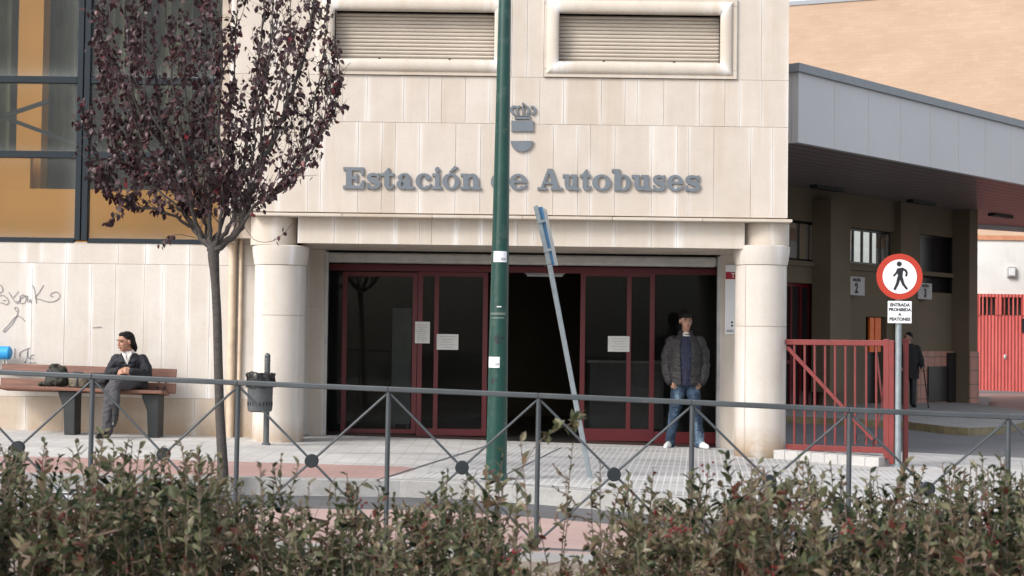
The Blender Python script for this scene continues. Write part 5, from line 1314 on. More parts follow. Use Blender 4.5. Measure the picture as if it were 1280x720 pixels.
for p, q, fp, fq in zip(tops, tops[1:], feet, feet[1:]):
    a1, a2, b1, b2 = p - Vector((0, 0, .035)), fq + Vector((0, 0, .06)), q - Vector((0, 0, .035)), fp + Vector((0, 0, .06))
    a1.x += .015; b2.x += .015; a2.x -= .015; b1.x -= .015
    b = MB(); b.tube([a1, a2], .0088, 8); b.build('brace', M['rail'], rl_)
    b = MB(); b.tube([b1 + Vector((0, .010, 0)), b2 + Vector((0, .010, 0))], .0088, 8); b.build('brace', M['rail'], rl_)
    c = (a1 + a2 + b1 + b2) / 4; b = MB(); b.tube([c + Vector((0, -.02, 0)), c + Vector((0, -.016, 0)), c + Vector((0, .024, 0)), c + Vector((0, .028, 0))], [.044, .048, .048, .044], 28); b.build('disc', M['rail_dark'], rl_, smooth=False)
# ------------------------------------------------------------------ people
def head(b, c, rot):                 # c: centre of the head (halfway up), faces -Y before rot
    T_ = lambda v: c + rot @ Vector(v)
    b.sphere(T_((0, .012, .030)), (.074, .093, .086), 20, 14, 0, rot)      # skull
    b.sphere(T_((0, -.018, -.035)), (.060, .068, .072), 18, 12, 0, rot)    # face
    b.sphere(T_((0, -.045, -.088)), (.034, .032, .026), 14, 10, 0, rot)    # chin
    b.sphere(T_((0, .0, -.066)), (.053, .055, .042), 14, 10, 0, rot)         # jaw
    for s in (-1, 1):
        b.sphere(T_((s * .034, -.052, -.026)), (.026, .024, .026), 12, 8, 0, rot)   # cheek
        b.sphere(T_((s * .030, -.076, .024)), (.024, .014, .010), 12, 8, 0, rot)    # brow ridge
        b.sphere(T_((s * .077, .012, -.004)), (.010, .020, .032), 12, 8, 0, rot)    # ear
    b.chain([(T_((0, -.084, .012)), .009), (T_((0, -.098, -.030)), .0125)], 10)      # nose
    for s in (-1, 1): b.sphere(T_((s * .013, -.092, -.034)), (.009, .011, .008), 10, 6, 0, rot)
    b.sphere(T_((0, -.084, -.060)), (.026, .012, .014), 12, 8, 0, rot)              # mouth mound
def face_bits(root, body, c, rot, hairmat, brow=1):
    T_ = lambda v: c + rot @ Vector(v)
    for s in (-1, 1):
        b = MB(); b.sphere(T_((s * .031, -.0735, .006)), (.013, .010, .0065), 12, 8, 0, rot); b.build('eye', M['eye'], body)
        b = MB(); b.sphere(T_((s * .031, -.081, .006)), (.0058, .004, .0058), 10, 6, 0, rot); b.build('iris', M['black'], body)
        b = MB(); b.tube([T_((s * .013, -.0925, .026)), T_((s * .032, -.0925, .032)), T_((s * .051, -.077, .026))], [.0035, .005, .003], 8); b.build('eyebrow', hairmat, body)
    b = MB(); b.sphere(T_((0, -.0945, -.0585)), (.021, .006, .0035), 12, 6, 0, rot); b.sphere(T_((0, -.0935, -.0655)), (.018, .006, .0045), 12, 6, 0, rot); b.build('lips', M['lip'], body)
def hand(b, w, d, up, side, curl, size=1.0, thumb=1):
    """w wrist, d direction of the fingers, up back-of-hand normal, side towards the thumb"""
    d, up = Vector(d).normalized(), Vector(up); up = (up - d * up.dot(d)).normalized(); side = d.cross(up) * thumb
    s_ = size
    for k in range(4):
        off = (.028 - .0187 * k) * s_; ln = (.036, .042, .039, .030)[k] * s_
        p0 = w + d * .02 * s_ + side * off * .7; p1 = w + d * .088 * s_ + side * off
        b.chain([(p0, .014 * s_), (p1, .0112 * s_)], 10)
        q = p1; ang_ = 0
        pr = [(p1, .0098 * s_)]
        for j, cu_ in enumerate((curl, curl * 1.2, curl * .8)):
            ang_ += cu_; dd = d * math.cos(ang_) - up * math.sin(ang_); q = q + dd * ln * (1, .7, .55)[j]; pr.append((q, (.009, .0085, .0075)[j] * s_))
        b.chain(pr, 10)
    t0 = w + d * .025 * s_ + side * .024 * s_; t1 = w + d * .062 * s_ + side * .052 * s_ - up * .008; t2 = w + d * .098 * s_ + side * .056 * s_ - up * .018; t3 = w + d * .122 * s_ + side * .048 * s_ - up * .026
    b.chain([(t0, .014 * s_), (t1, .0118 * s_), (t2, .0098 * s_), (t3, .008 * s_)], 10)

# --- standing man in the doorway
fx = X(856, 558, 20.62); fy = 20.62; base = Vector((fx, fy, gz(fx, .004)))
man = empty('person', base, 'man in charcoal jacket and faded jeans standing in the doorway, hands in pockets', 'person')
O = lambda x, y, z: base + Vector((x, y, z))
hc = O(-.005, -.02, 1.628); hrot = Matrix.Rotation(R(12), 3, 'Z') @ Matrix.Rotation(R(-4), 3, 'Y') @ Matrix.Rotation(R(2), 3, 'X')
b = MB(); head(b, hc, hrot)
b.chain([(O(0, .012, 1.42), .060), (O(0, .0, 1.50), .050), (O(-.002, -.002, 1.565), .049)])
b.loft([(O(0, 0, .86), .165, .105), (O(0, 0, .98), .165, .11), (O(0, 0, 1.12), .155, .105), (O(0, 0, 1.28), .16, .11), (O(0, .01, 1.36), .14, .085), (O(0, .01, 1.42), .08, .055)])
for s in (-1, 1):
    b.chain([(O(s * .165, .012, 1.36), .05), (O(s * .235, .035, 1.12), .045), (O(s * .20, -.05, .875), .031)])
    hand(b, O(s * .195, -.052, .868), (-s * .25, -.12, -1), (s * .9, -.45, -.1), None, .35, .95, s)
    b.chain([(O(s * .09, 0, .88), .085), (O(s * .13, -.02, .48), .055), (O(s * .188, .005, .09), .036), (O(s * .192, -.01, .05), .026)])
body = b.remesh('body', M['skin'], man, .0045, 4)
face_bits(man, body, hc, hrot, M['hair'])
Th = lambda v: hc + hrot @ Vector(v)
b = MB(); b.sphere(Th((0, .024, .046)), (.080, .097, .084), 20, 14, 0, hrot); b.sphere(Th((0, -.050, .074)), (.067, .047, .042), 16, 10, 0, hrot); b.sphere(Th((0, .055, -.01)), (.074, .06, .075), 16, 10, 0, hrot)
b.remesh('hair', M['hair'], man, .0035, 1, .0035, 45)
# jeans
b = MB(); b.loft([(O(0, 0, .93), .172, .118), (O(0, 0, .99), .168, .114), (O(0, 0, .86), .178, .122)][::-1])
b.loft([(O(0, 0, .80), .172, .118), (O(0, 0, .88), .178, .122), (O(0, 0, .99), .168, .114)])
for s in (-1, 1): b.chain([(O(s * .088, 0, .84), .098), (O(s * .105, -.012, .66), .088), (O(s * .135, -.025, .48), .070), (O(s * .165, -.005, .28), .066), (O(s * .188, .0, .09), .062), (O(s * .19, -.005, .055), .066)])
b.remesh('jeans', M['denim'], man, .0065, 3, .010, 9, dstretch=(1, 1, 1.9))
# jacket: hanging open over a navy shirt
def jopen(p):
    q = p - base; w_ = .062 + .02 * max(0, min(1, (q.z - .85) / .55)) * (1 if q.z < 1.2 else max(0, (1.42 - q.z) / .2))
    return not (q.y < 0 and abs(q.x + .012) < w_ and q.z < 1.46 and q.z > .5)
b = MB(); b.loft([(O(0, 0, .80), .20, .145), (O(0, 0, .84), .215, .16), (O(0, 0, .95), .212, .16), (O(0, 0, 1.12), .205, .152), (O(0, .005, 1.28), .21, .145), (O(0, .01, 1.37), .20, .12), (O(0, .012, 1.43), .13, .09), (O(0, .012, 1.455), .085, .078)], 28)
for s in (-1, 1): b.chain([(O(s * .172, .012, 1.372), .076), (O(s * .238, .035, 1.20), .074), (O(s * .245, .035, 1.08), .068), (O(s * .235, -.02, .95), .064), (O(s * .215, -.045, .88), .055)])
b.remesh('jacket', M['jacket'], man, .006, 3, .012, 9, keep=jopen, thick=.010, dstretch=(1, 1, 1.7))
b = MB()
n = 28
for j, (z, rx, ry) in enumerate(((1.425, .108, .092), (1.46, .100, .088), (1.505, .086, .080), (1.513, .078, .070), (1.49, .072, .066))):
    for k in range(n + 1):
        a_ = R(-60) + R(300) * k / n; b.v.append(O(rx * math.cos(a_) - .003, .012 + ry * math.sin(a_), z + .012 * math.sin(a_)))
for j in range(4):
    for k in range(n): b.face((j * (n + 1) + k, j * (n + 1) + k + 1, (j + 1) * (n + 1) + k + 1, (j + 1) * (n + 1) + k), 0, (1, 1, 1), None, True)
b.build('collar', M['cuff'], man)
b = MB(); b.loft([(O(0, 0, .80), .19, .13), (O(0, 0, .9), .19, .135), (O(0, 0, 1.12), .185, .135), (O(0, .0, 1.28), .178, .128), (O(0, .005, 1.37), .14, .10), (O(0, .008, 1.43), .10, .078)], 24)
b.remesh('shirt', M['navy'], man, .0065, 3, .007, 11)
b = MB(); b.loft([(O(0, .008, 1.38), .075, .075), (O(0, .006, 1.44), .066, .072), (O(0, .004, 1.482), .058, .060)]); b.remesh('undershirt', M['tee'], man, .005, 2)
for s in (-1, 1):
    b = MB(); b.chain([(O(s * .214, -.045, .885), .054), (O(s * .207, -.052, .845), .049)])
    b.remesh('cuff', M['cuff'], man, .005, 2, .003, 30)
for s in (-1, 1):
    b = MB(); dx = Vector((s * .35, -1, 0)).normalized(); c = O(s * .195, .0, .0)
    b.sphere(c + Vector((0, .015, .05)), (.043, .05, .05), 14, 10); b.chain([(c + Vector((0, .03, .035)), .040), (c + dx * .10 + Vector((0, 0, .035)), .043), (c + dx * .19 + Vector((0, 0, .026)), .034), (c + dx * .215 + Vector((0, 0, .022)), .026)])
    sh_ = b.remesh('shoe', M['sneaker'], man, .0048, 2, zmin=lambda co: base.z + .002)
    b = MB()
    for t in (.075, .10, .125): b.tube([c + dx * t + Vector((-.022, 0, .078 - (t - .075) * .5)), c + dx * t + Vector((0, -.004, .083 - (t - .075) * .5)), c + dx * t + Vector((.022, 0, .078 - (t - .075) * .5))], .004, 6)
    b.build('laces', M['alu'], sh_)

# --- seated man on the bench
sx = X(163, 500, 19.45); base2 = Vector((sx, 19.45, gz(sx, .004)))
man2 = empty('person', base2, 'man in navy coat with dark tied hair sitting cross-legged on the bench', 'person')
O2 = lambda x, y, z: base2 + Vector((x, y, z))
zs_ = zseat(sx) - base2.z                      # seat height
hp = zs_ + .10
hc2 = O2(-.035, -.17, 1.138); hrot2 = Matrix.Rotation(R(-46), 3, 'Z') @ Matrix.Rotation(R(5), 3, 'X')
b = MB(); head(b, hc2, hrot2)
b.chain([(O2(0, -.10, .97), .060), (O2(-.01, -.13, 1.03), .055), (O2(-.028, -.15, 1.08), .053)])
b.loft([(O2(0, .02, hp - .06), .165, .12), (O2(0, 0, hp + .06), .16, .12), (O2(0, -.03, .83), .165, .115), (O2(0, -.08, .91), .14, .09), (O2(0, -.10, .98), .075, .06)])
for s in (-1, 1):
    b.chain([(O2(s * .145, -.08, .91), .045), (O2(s * .218, -.13, .755), .043), (O2(s * .05, -.345, .785), .030)])
hand(b, O2(-.055, -.35, .79), (1, -.30, .04), (.25, -.9, .45), None, .62, .95, -1)
hand(b, O2(.055, -.35, .782), (-1, -.42, .02), (-.3, -.75, .6), None, .62, .95, 1)
b.chain([(O2(-.09, 0, hp), .08), (O2(-.13, -.42, zs_ + .0), .055), (O2(-.17, -.42, .10), .036), (O2(-.178, -.44, .07), .028)])
b.chain([(O2(.09, 0, hp + .01), .08), (O2(-.09, -.42, zs_ + .085), .055), (O2(-.055, -.50, .34), .034), (O2(-.052, -.52, .29), .028)])
body2 = b.remesh('body', M['skin_tan'], man2, .0045, 3)
face_bits(man2, body2, hc2, hrot2, M['hair'])
Th2 = lambda v: hc2 + hrot2 @ Vector(v)
b = MB(); b.sphere(Th2((0, .026, .044)), (.080, .097, .083), 20, 14, 0, hrot2); b.sphere(Th2((0, -.02, .090)), (.060, .055, .030), 16, 10, 0, hrot2)
b.chain([(Th2((.0, .075, .02)), .058), (Th2((.0, .105, -.035)), .040), (Th2((.0, .125, -.08)), .034), (Th2((.0, .13, -.115)), .018)])
for s in (-1, 1): b.sphere(Th2((s * .068, .045, .0)), (.018, .045, .05), 12, 8, 0, hrot2)
b.remesh('hair', M['hair'], man2, .0035, 2, .0025, 40)
def copen(p):
    q = p - base2; return not (q.y < -.1 and abs(q.x + .008) < .012 + max(0, (q.z - .865)) * .40 and q.z > .865)
b = MB(); b.loft([(O2(0, .02, zs_ + .015), .205, .165), (O2(0, .01, hp + .05), .20, .165), (O2(0, -.03, .82), .20, .155), (O2(0, -.075, .90), .195, .135), (O2(0, -.09, .955), .155, .105), (O2(-.005, -.105, 1.0), .09, .08)], 28)
for s in (-1, 1):
    b.chain([(O2(s * .150, -.082, .925), .070), (O2(s * .198, -.105, .84), .068), (O2(s * .222, -.135, .755), .064), (O2(s * .15, -.25, .765), .054), (O2(s * .085, -.33, .785), .046)])
b.remesh('coat', M['navy_coat'], man2, .0062, 3, .010, 10, keep=copen, thick=.009)
b = MB(); b.loft([(O2(0, -.02, .78), .17, .135), (O2(0, -.06, .88), .165, .125), (O2(0, -.088, .955), .12, .10), (O2(-.005, -.108, 1.0), .072, .078), (O2(-.01, -.118, 1.03), .062, .066)], 24); b.remesh('shirt', M['tee'], man2, .0055, 2, .004, 14)
b = MB()
for s in (-1, 1):
    q = [O2(-.005 + s * .012, -.215, .925), O2(-.008 + s * .055, -.195, .985), O2(-.01 + s * .068, -.14, 1.03), O2(-.01 + s * .045, -.175, 1.035), O2(-.008 + s * .012, -.20, .985)]
    b.add(q, [(0, 1, 4), (1, 2, 3), (1, 3, 4)])
b.build('shirt_collar', M['tee'], man2)
b = MB()
b.chain([(O2(-.085, .0, hp), .10), (O2(-.115, -.22, zs_ + .06), .092), (O2(-.135, -.42, zs_ - .0), .076), (O2(-.155, -.435, .32), .068), (O2(-.168, -.42, .12), .066), (O2(-.17, -.42, .085), .068)])
b.chain([(O2(.085, .0, hp), .10), (O2(.02, -.22, zs_ + .09), .090), (O2(-.085, -.42, zs_ + .085), .072), (O2(-.075, -.475, .50), .064), (O2(-.065, -.49, .43), .060)])
b.loft([(O2(0, .03, zs_ + .012), .19, .14), (O2(0, .02, hp), .195, .15), (O2(0, .01, hp + .09), .17, .13)])
b.remesh('trousers', M['trouser'], man2, .0062, 3, .009, 10)
b = MB(); b.chain([(O2(-.070, -.485, .47), .050), (O2(-.055, -.502, .335), .043), (O2(-.05, -.535, .275), .038)]); b.chain([(O2(-.17, -.42, .14), .050), (O2(-.174, -.430, .075), .047), (O2(-.19, -.475, .055), .040)]); b.remesh('socks', M['cuff'], man2, .005, 2)
b = MB(); c = O2(-.172, -.42, 0); d_ = Vector((-.30, -.95, 0)).normalized()
b.sphere(c + Vector((0, .01, .05)), (.042, .05, .05)); b.chain([(c + Vector((0, .03, .034)), .036), (c + d_ * .10 + Vector((0, 0, .035)), .040), (c + d_ * .19 + Vector((0, 0, .026)), .030), (c + d_ * .21 + Vector((0, 0, .024)), .024)])
b.remesh('shoe', M['shoe_black'], man2, .005, 2, zmin=lambda co: base2.z + .002)
b = MB(); c = O2(-.055, -.50, .325); d_ = Vector((.08, -.62, -.78)).normalized()
b.sphere(c, (.044, .046, .05)); b.chain([(c + Vector((0, .02, -.04)), .036), (c + d_ * .10 + Vector((0, .01, -.012)), .040), (c + d_ * .19, .030), (c + d_ * .21, .024)]); b.remesh('shoe', M['shoe_black'], man2, .005, 2)

# --- dark figure with a stick by the terminal wall
pbs = WP(WS(1138, 500)[0], 0, 1.3); g_ = G(1136, 509, .1); base3 = Vector((g_.x, g_.y, g_.z))
man3 = empty('person', base3, 'distant stooped person in dark clothes leaning on a walking stick by the tiled wall', 'person')
O3 = lambda x, y, z: base3 + Vector((x, y, z))
b = MB(); h3 = O3(-.04, -.06, 1.50); r3 = Matrix.Rotation(R(-60), 3, 'Z'); head(b, h3, r3)
b.chain([(O3(0, 0, 1.30), .06), (O3(-.03, -.04, 1.42), .05)])
b.loft([(O3(0, 0, .8), .16, .12), (O3(0, 0, 1.0), .16, .12), (O3(0, 0, 1.2), .17, .12), (O3(0, 0, 1.32), .12, .09)])
for s in (-1, 1): b.chain([(O3(s * .17, 0, 1.26), .055), (O3(s * .24, -.02, 1.02), .045), (O3(s * .25, -.16, .86), .03)]); hand(b, O3(s * .25, -.165, .86), (0, -.9, -.4), (s, 0, .3), None, .7, .9, s)
for s in (-1, 1): b.chain([(O3(s * .09, 0, .82), .085), (O3(s * .09, -.01, .45), .055), (O3(s * .09, 0, .09), .04)])
bd3 = b.remesh('body', M['skin'], man3, .008, 2); face_bits(man3, bd3, h3, r3, M['hair'])
b = MB(); b.sphere(h3 + r3 @ Vector((0, .025, .045)), (.081, .097, .084), 16, 10, 0, r3); b.remesh('hair', M['hair'], man3, .007, 2)
b = MB(); b.loft([(O3(0, 0, .62), .22, .17), (O3(0, 0, .9), .21, .165), (O3(0, 0, 1.15), .21, .15), (O3(0, 0, 1.30), .17, .11), (O3(0, 0, 1.38), .08, .08)])
for s in (-1, 1): b.chain([(O3(s * .17, 0, 1.27), .08), (O3(s * .25, -.02, 1.02), .068), (O3(s * .25, -.14, .875), .05)])
b.remesh('coat', M['cuff'], man3, .009, 3, .01, 9)
b = MB()
for s in (-1, 1): b.chain([(O3(s * .09, 0, .75), .095), (O3(s * .09, -.01, .45), .075), (O3(s * .09, 0, .08), .068)])
b.remesh('trousers', M['black'], man3, .009, 3)
b = MB()
for s in (-1, 1): b.chain([(O3(s * .09, .02, .035), .036), (O3(s * .1, -.16, .03), .03)])
b.remesh('shoes', M['shoe_black'], man3, .007, 2, zmin=lambda co: base3.z + .002)
stk = empty('walking_stick', O3(.34, -.26, 0), 'thin dark walking stick held by the distant figure in black', 'walking stick')
b = MB(); b.tube([O3(.36, -.26, 0), O3(.255, -.255, .80), O3(.255, -.255, .84), O3(.252, -.23, .875), O3(.25, -.17, .875)], .014, 8); b.build('shaft', M['black'], stk)
b = MB(); b.tube([O3(.3615, -.26, .0), O3(.357, -.26, .03)], .019, 8); b.build('ferrule', M['iron'], stk)

# ------------------------------------------------------------------ purple plum tree
random.seed(21)
tb_ = G(279, 599, 0); YT = tb_.y
tr = empty('plum_tree', tb_, 'young purple-leaved plum tree with slim bare trunk standing near the kerb', 'tree')
TP = lambda px, py, dy=0: P(px, py, YT) + Vector((0, dy, 0))
b = MB(); b.tube(catmull([tb_ - Vector((0, 0, .05)), TP(278, 575), TP(275, 520), TP(273, 460), TP(271.5, 400), TP(269, 350), TP(267, 322), TP(266, 306)], 4),
    [r_.x for r_ in catmull([(v, 0, 0) for v in (.056, .048, .043, .041, .040, .040, .051, .043)], 4)], 16); trunk = b.build('trunk', M['bark'], tr)
limbs = [
 ([(267, 316, 0), (283, 303, -.05), (300, 290, -.10), (313, 255, -.14), (328, 215, -.14), (343, 178, -.10), (362, 125, 0), (380, 60, .1), (392, -10, .15), (398, -70, .2)], .038),
 ([(300, 292, -.1), (320, 262, -.2), (340, 251, -.25), (364, 237, -.3), (381, 216, -.3), (397, 185, -.25), (410, 145, -.2), (418, 95, -.2)], .018),
 ([(265, 314, 0), (250, 297, .05), (240, 285, .1), (225, 262, .14), (212, 232, .2), (200, 180, .2), (191, 120, .2), (185, 50, .2), (180, -40, .2)], .032),
 ([(240, 286, .1), (215, 268, -.05), (190, 262, -.15), (163, 262, -.2), (142, 242, -.25), (130, 205, -.3), (120, 160, -.3)], .016),
 ([(263, 308, 0), (261, 280, .08), (256, 225, .2), (251, 150, .3), (248, 80, .35), (246, 0, .4), (246, -70, .4)], .025),
 ([(266, 309, 0), (283, 283, .12), (290, 250, .25), (296, 200, .35), (302, 140, .45), (312, 70, .5), (320, -10, .5), (324, -70, .5)], .026),
 ([(252, 299, .05), (243, 262, -.1), (240, 210, -.25), (230, 140, -.35), (222, 60, -.4), (216, -30, -.45)], .022),
 ([(212, 234, .2), (186, 190, .1), (158, 130, .05), (142, 60, 0), (134, -20, 0)], .015),
 ([(268, 312, 0), (279, 290, -.15), (286, 240, -.3), (284, 170, -.42), (290, 90, -.5), (286, 0, -.55)], .022),
 ([(330, 212, -.14), (330, 160, -.2), (338, 100, -.25), (346, 40, -.25), (350, -40, -.25)], .014),
 ([(313, 256, -.14), (316, 200, .0), (318, 140, .1), (330, 70, .15), (345, 0, .2)], .014),
 ([(262, 306, 0), (250, 285, .25), (232, 240, .5), (222, 170, .65), (212, 90, .7), (205, 0, .7)], .018),
 ([(335, 252, -.22), (352, 225, .1), (372, 190, .15), (388, 140, .15), (400, 80, .1), (408, 10, .1), (410, -60, .1)], .013),
 ([(345, 178, -.1), (352, 140, -.35), (366, 80, -.4), (372, 20, -.4), (376, -60, -.4)], .011),
 ([(216, 240, .2), (172, 210, .3), (150, 170, .35), (120, 110, .3), (112, 40, .3), (115, -40, .3)], .012),
 ([(200, 180, .2), (172, 130, -.1), (165, 60, -.15), (160, -20, -.15)], .012),
 ([(240, 210, -.25), (205, 150, -.5), (196, 70, -.55), (196, -20, -.55)], .013),
 ([(225, 262, .14), (190, 235, .3), (160, 220, .35), (140, 190, .4), (128, 150, .4)], .011),
 ([(290, 250, .25), (310, 220, .4), (335, 160, .4), (362, 90, .4), (384, 20, .4), (392, -50, .4)], .013),
 ([(381, 216, -.3), (398, 175, .0), (420, 130, .05), (424, 95, .05)], .009),
 ([(264, 306, 0), (272, 270, .3), (276, 210, .55), (270, 130, .7), (276, 50, .75), (280, -30, .75)], .018),
]
bb = MB(); twigs = []
for pts, r0 in limbs:
    cv = catmull([TP(*p) for p in pts], 5); n = len(cv)
    for i in range(1, n - 1): cv[i] = cv[i] + Vector((random.gauss(0, .007), random.gauss(0, .007), random.gauss(0, .005)))
    rs = [r0 * (1 - .80 * (i / n) ** .8) for i in range(n)]
    bb.tube(cv, rs, 10); twigs.append((cv, n))
leaf_env = [(100, 140), (104, 60), (110, -90), (425, -90), (424, 30), (432, 120), (428, 155), (418, 205), (375, 252), (348, 262), (330, 262), (300, 262), (262, 268), (222, 262), (190, 282), (140, 284), (124, 265), (120, 225), (108, 165)]
ENV = [(X(u, v, YT), Z(u, v, YT)) for u, v in leaf_env]
def inside(x, z):
    c = False; j = len(ENV) - 1
    for i in range(len(ENV)):
        if (ENV[i][1] > z) != (ENV[j][1] > z) and x < (ENV[j][0] - ENV[i][0]) * (z - ENV[i][1]) / (ENV[j][1] - ENV[i][1]) + ENV[i][0]: c = not c
        j = i
    return c
lf = MB()
def leaf(lf, p, d, up, ln, wd, col, fold=.3, curl=.2):
    d = d.normalized(); sd = d.cross(up); sd = sd.normalized() if sd.length > 1e-4 else d.orthogonal().normalized(); nn = sd.cross(d)
    m1 = p + d * ln * .35; m2 = p + d * ln * .72 - nn * curl * ln * .2; tip = p + d * ln - nn * curl * ln * .55
    w1, w2 = wd * .5, wd * .36
    l1 = m1 + sd * w1 + nn * w1 * fold; r1 = m1 - sd * w1 + nn * w1 * fold; l2 = m2 + sd * w2 + nn * w2 * fold; r2 = m2 - sd * w2 + nn * w2 * fold
    b0 = len(lf.v); lf.v.extend((p, l1, r1, m1, l2, r2, m2, tip)); c = (col, 0, 0)
    for f in ((0, 3, 1), (0, 2, 3), (3, 6, 4, 1), (3, 2, 5, 6), (6, 7, 4), (6, 5, 7)): lf.face([b0 + i for i in f], 0, c, None, True)
def rv(s=1.0): return Vector((random.gauss(0, s), random.gauss(0, s), random.gauss(0, s)))
xs_split = X(292, 150, YT)
def twig(p, d, ln, r, dens, depth):
    n = max(3, int(ln / .06)); pts = [p]; q = p; dd = d.normalized()
    for i in range(n):
        dd = (dd + rv(.10) + Vector((0, 0, .06))).normalized(); q = q + dd * ln / n; pts.append(q)
    if not inside(pts[-1].x, pts[-1].z) and not inside(pts[len(pts) // 2].x, pts[len(pts) // 2].z): return
    bb.tube(pts, [r * (1 - .7 * i / n) for i in range(n + 1)], 5)
    for i in range(1, n + 1):
        a, c = pts[i - 1], pts[i]
        for _ in range(6):
            if random.random() < dens:
                o = a.lerp(c, random.random()); out = rv(1.0); out.z -= .55; out = out.normalized()
                o2 = o + out * random.uniform(.01, .03)
                if not inside(o2.x, o2.z) and random.random() < .8: continue
                ln_ = random.uniform(.036, .072); dl = (out * .7 + Vector((0, 0, -.75)) + rv(.35)).normalized()
                leaf(lf, o2, dl, rv(1.0), ln_, ln_ * random.uniform(.58, .74), min(1, max(0, random.random())), random.uniform(0, .45), random.uniform(-.1, .7))
    if depth > 0:
        for _ in range(random.randint(1, 3)):
            k = random.randint(1, n); twig(pts[k], (dd * .6 + rv(.55) + Vector((0, 0, .35))), ln * random.uniform(.4, .7), r * .6, dens, depth - 1)
for cv, n in twigs:
    i = 6
    while i < n:
        p = cv[i]; t = i / n
        left = p.x < xs_split
        dens = .42 if left else .21
        if p.z > Z(300, 60, YT): dens *= .85
        tan = (cv[min(i + 1, n - 1)] - cv[i - 1]).normalized()
        for _ in range(2 if left else 2):
            out = rv(.8); out.z = abs(out.z) * .4
            twig(p, tan * .8 + out * .75 + Vector((0, 0, .35)), random.uniform(.22, .5) * (1.1 - .4 * t), .0055, dens, 1)
        i += 2
# loose sprays of the photo
for pts, dn in (([(308, 283, -.15), (322, 301, -.2), (340, 304, -.2), (356, 296, -.2), (371, 279, -.2)], 5), ([(243, 297, .05), (228, 294, -.1), (214, 298, -.15), (206, 306, -.15)], 14), ([(163, 262, -.2), (150, 274, -.2), (140, 280, -.2)], 20), ([(381, 216, -.3), (396, 208, -.3), (408, 196, -.3)], 16), ([(305, 284, -.12), (318, 268, -.2), (334, 262, -.2)], 7)):
    cv = catmull([TP(*p) for p in pts], 5); bb.tube(cv, .0028, 5)
    for _ in range(dn):
        o = cv[random.randint(len(cv) // 2, len(cv) - 1)] + rv(.012); ln_ = random.uniform(.04, .06); leaf(lf, o, Vector((0, 0, -1)) + rv(.4), rv(), ln_, ln_ * .65, random.random())
bb.build('branches', M['bark'], tr); lf.build('crown', M['plum_leaf'], tr)
print('tree leaves', len(lf.f) // 6)

# ------------------------------------------------------------------ hedge in front
random.seed(11)
hx0, hx1 = -2.9, 2.9
top_px = [(-300, 562), (0, 556), (40, 566), (70, 560), (120, 560), (150, 556), (200, 556), (260, 560), (290, 578), (330, 582), (380, 588), (430, 600), (480, 612), (530, 604), (560, 596), (600, 592), (640, 590), (690, 600), (720, 602), (760, 598), (800, 592), (860, 596), (900, 582), (940, 586), (1000, 578), (1040, 582), (1100, 590), (1150, 576), (1200, 582), (1280, 570), (1600, 570)]
den_px = [(-300, 585), (0, 585), (200, 592), (290, 602), (350, 618), (420, 645), (480, 652), (540, 628), (620, 618), (660, 690), (740, 702), (790, 640), (860, 622), (960, 606), (1100, 612), (1280, 596), (1600, 596)]
def lerp_tab(tab, x):
    for (a, va), (c, vc) in zip(tab, tab[1:]):
        if a <= x <= c: return va + (vc - va) * (x - a) / (c - a)
    return tab[0][1] if x < tab[0][0] else tab[-1][1]
hed = empty('hedge', (0, 5.8, gz(0, ROAD + .03)), 'loose clipped hedge of small grey-green and reddish leaves in the foreground', 'hedge')
hl, hb_, hr = MB(), MB(), MB()
def shoot(base_p, top_p, dens, spread, z_leaf, tone0, size=1.0, side=True):
    n = 7; pts = []; bow = rv(.035); bow.z = 0
    for i in range(n + 1):
        t = i / n; pts.append(base_p.lerp(top_p, t) + bow * math.sin(t * math.pi) + (rv(.005) if 0 < i else Vector()))
    hb_.tube(pts, [.0045 * (1 - .75 * i / n) + .0008 for i in range(n + 1)], 4, 0, False)
    L_ = sum((q - p).length for p, q in zip(pts, pts[1:])); step = .0105 / dens
    s_ = 0.0
    while s_ < L_:
        t = s_ / L_; k = min(n - 1, int(t * n)); p = pts[k].lerp(pts[k + 1], t * n - k); s_ += step * random.uniform(.6, 1.5)
        if p.z < z_leaf: continue
        ax_ = (pts[k + 1] - pts[k]).normalized(); out = rv(); out = (out - ax_ * out.dot(ax_)).normalized()
        d = out * random.uniform(.45, .95) + ax_ * random.uniform(.35, .9)
        ln = random.uniform(.024, .047) * size * (1 if t < .93 else .75)
        c_ = min(1, max(0, tone0 + random.gauss(0, .24)))
        leaf(hl, p, d, ax_ + rv(.3), ln, ln * random.uniform(.38, .56), c_, random.uniform(.1, .7), random.uniform(-.2, .6))
        if random.random() < .0015:
            for _ in range(random.randint(2, 6)): hr.sphere(p + rv(.012), .0045, 6, 4)
    if side:
        for _ in range(random.randint(2, 4)):
            k = random.randint(2, n - 1); p = pts[k]
            if p.z < z_leaf - .05: continue
            d = rv(.8); d.z = abs(d.z) * .5 + .5; d.normalize()
            shoot(p, p + d * random.uniform(.05, .16), dens, 0, z_leaf, tone0, size, False)
def hedge_stem(px, Y, ytop, dens, size=1.0, tone0=None, lean=.05):
    x = (px - 640) / FPX * Y; s_ = FPX / Y
    zt_ = P(px, ytop, Y).z
    if tone0 is None: tone0 = .44 + .40 * noise.noise(Vector((x * 1.9, Y * 1.3, 3.1))) + random.gauss(0, .12)
    top = Vector((x + random.gauss(0, lean), Y + random.gauss(0, lean), zt_)); base_ = Vector((x + random.gauss(0, .06), Y + random.gauss(0, .06), gz(x, ROAD + .02)))
    shoot(base_, top, dens, .1, max(zt_ - .42, base_.z + .25), tone0, size)
Y0h, Y1h = 4.9, 6.5
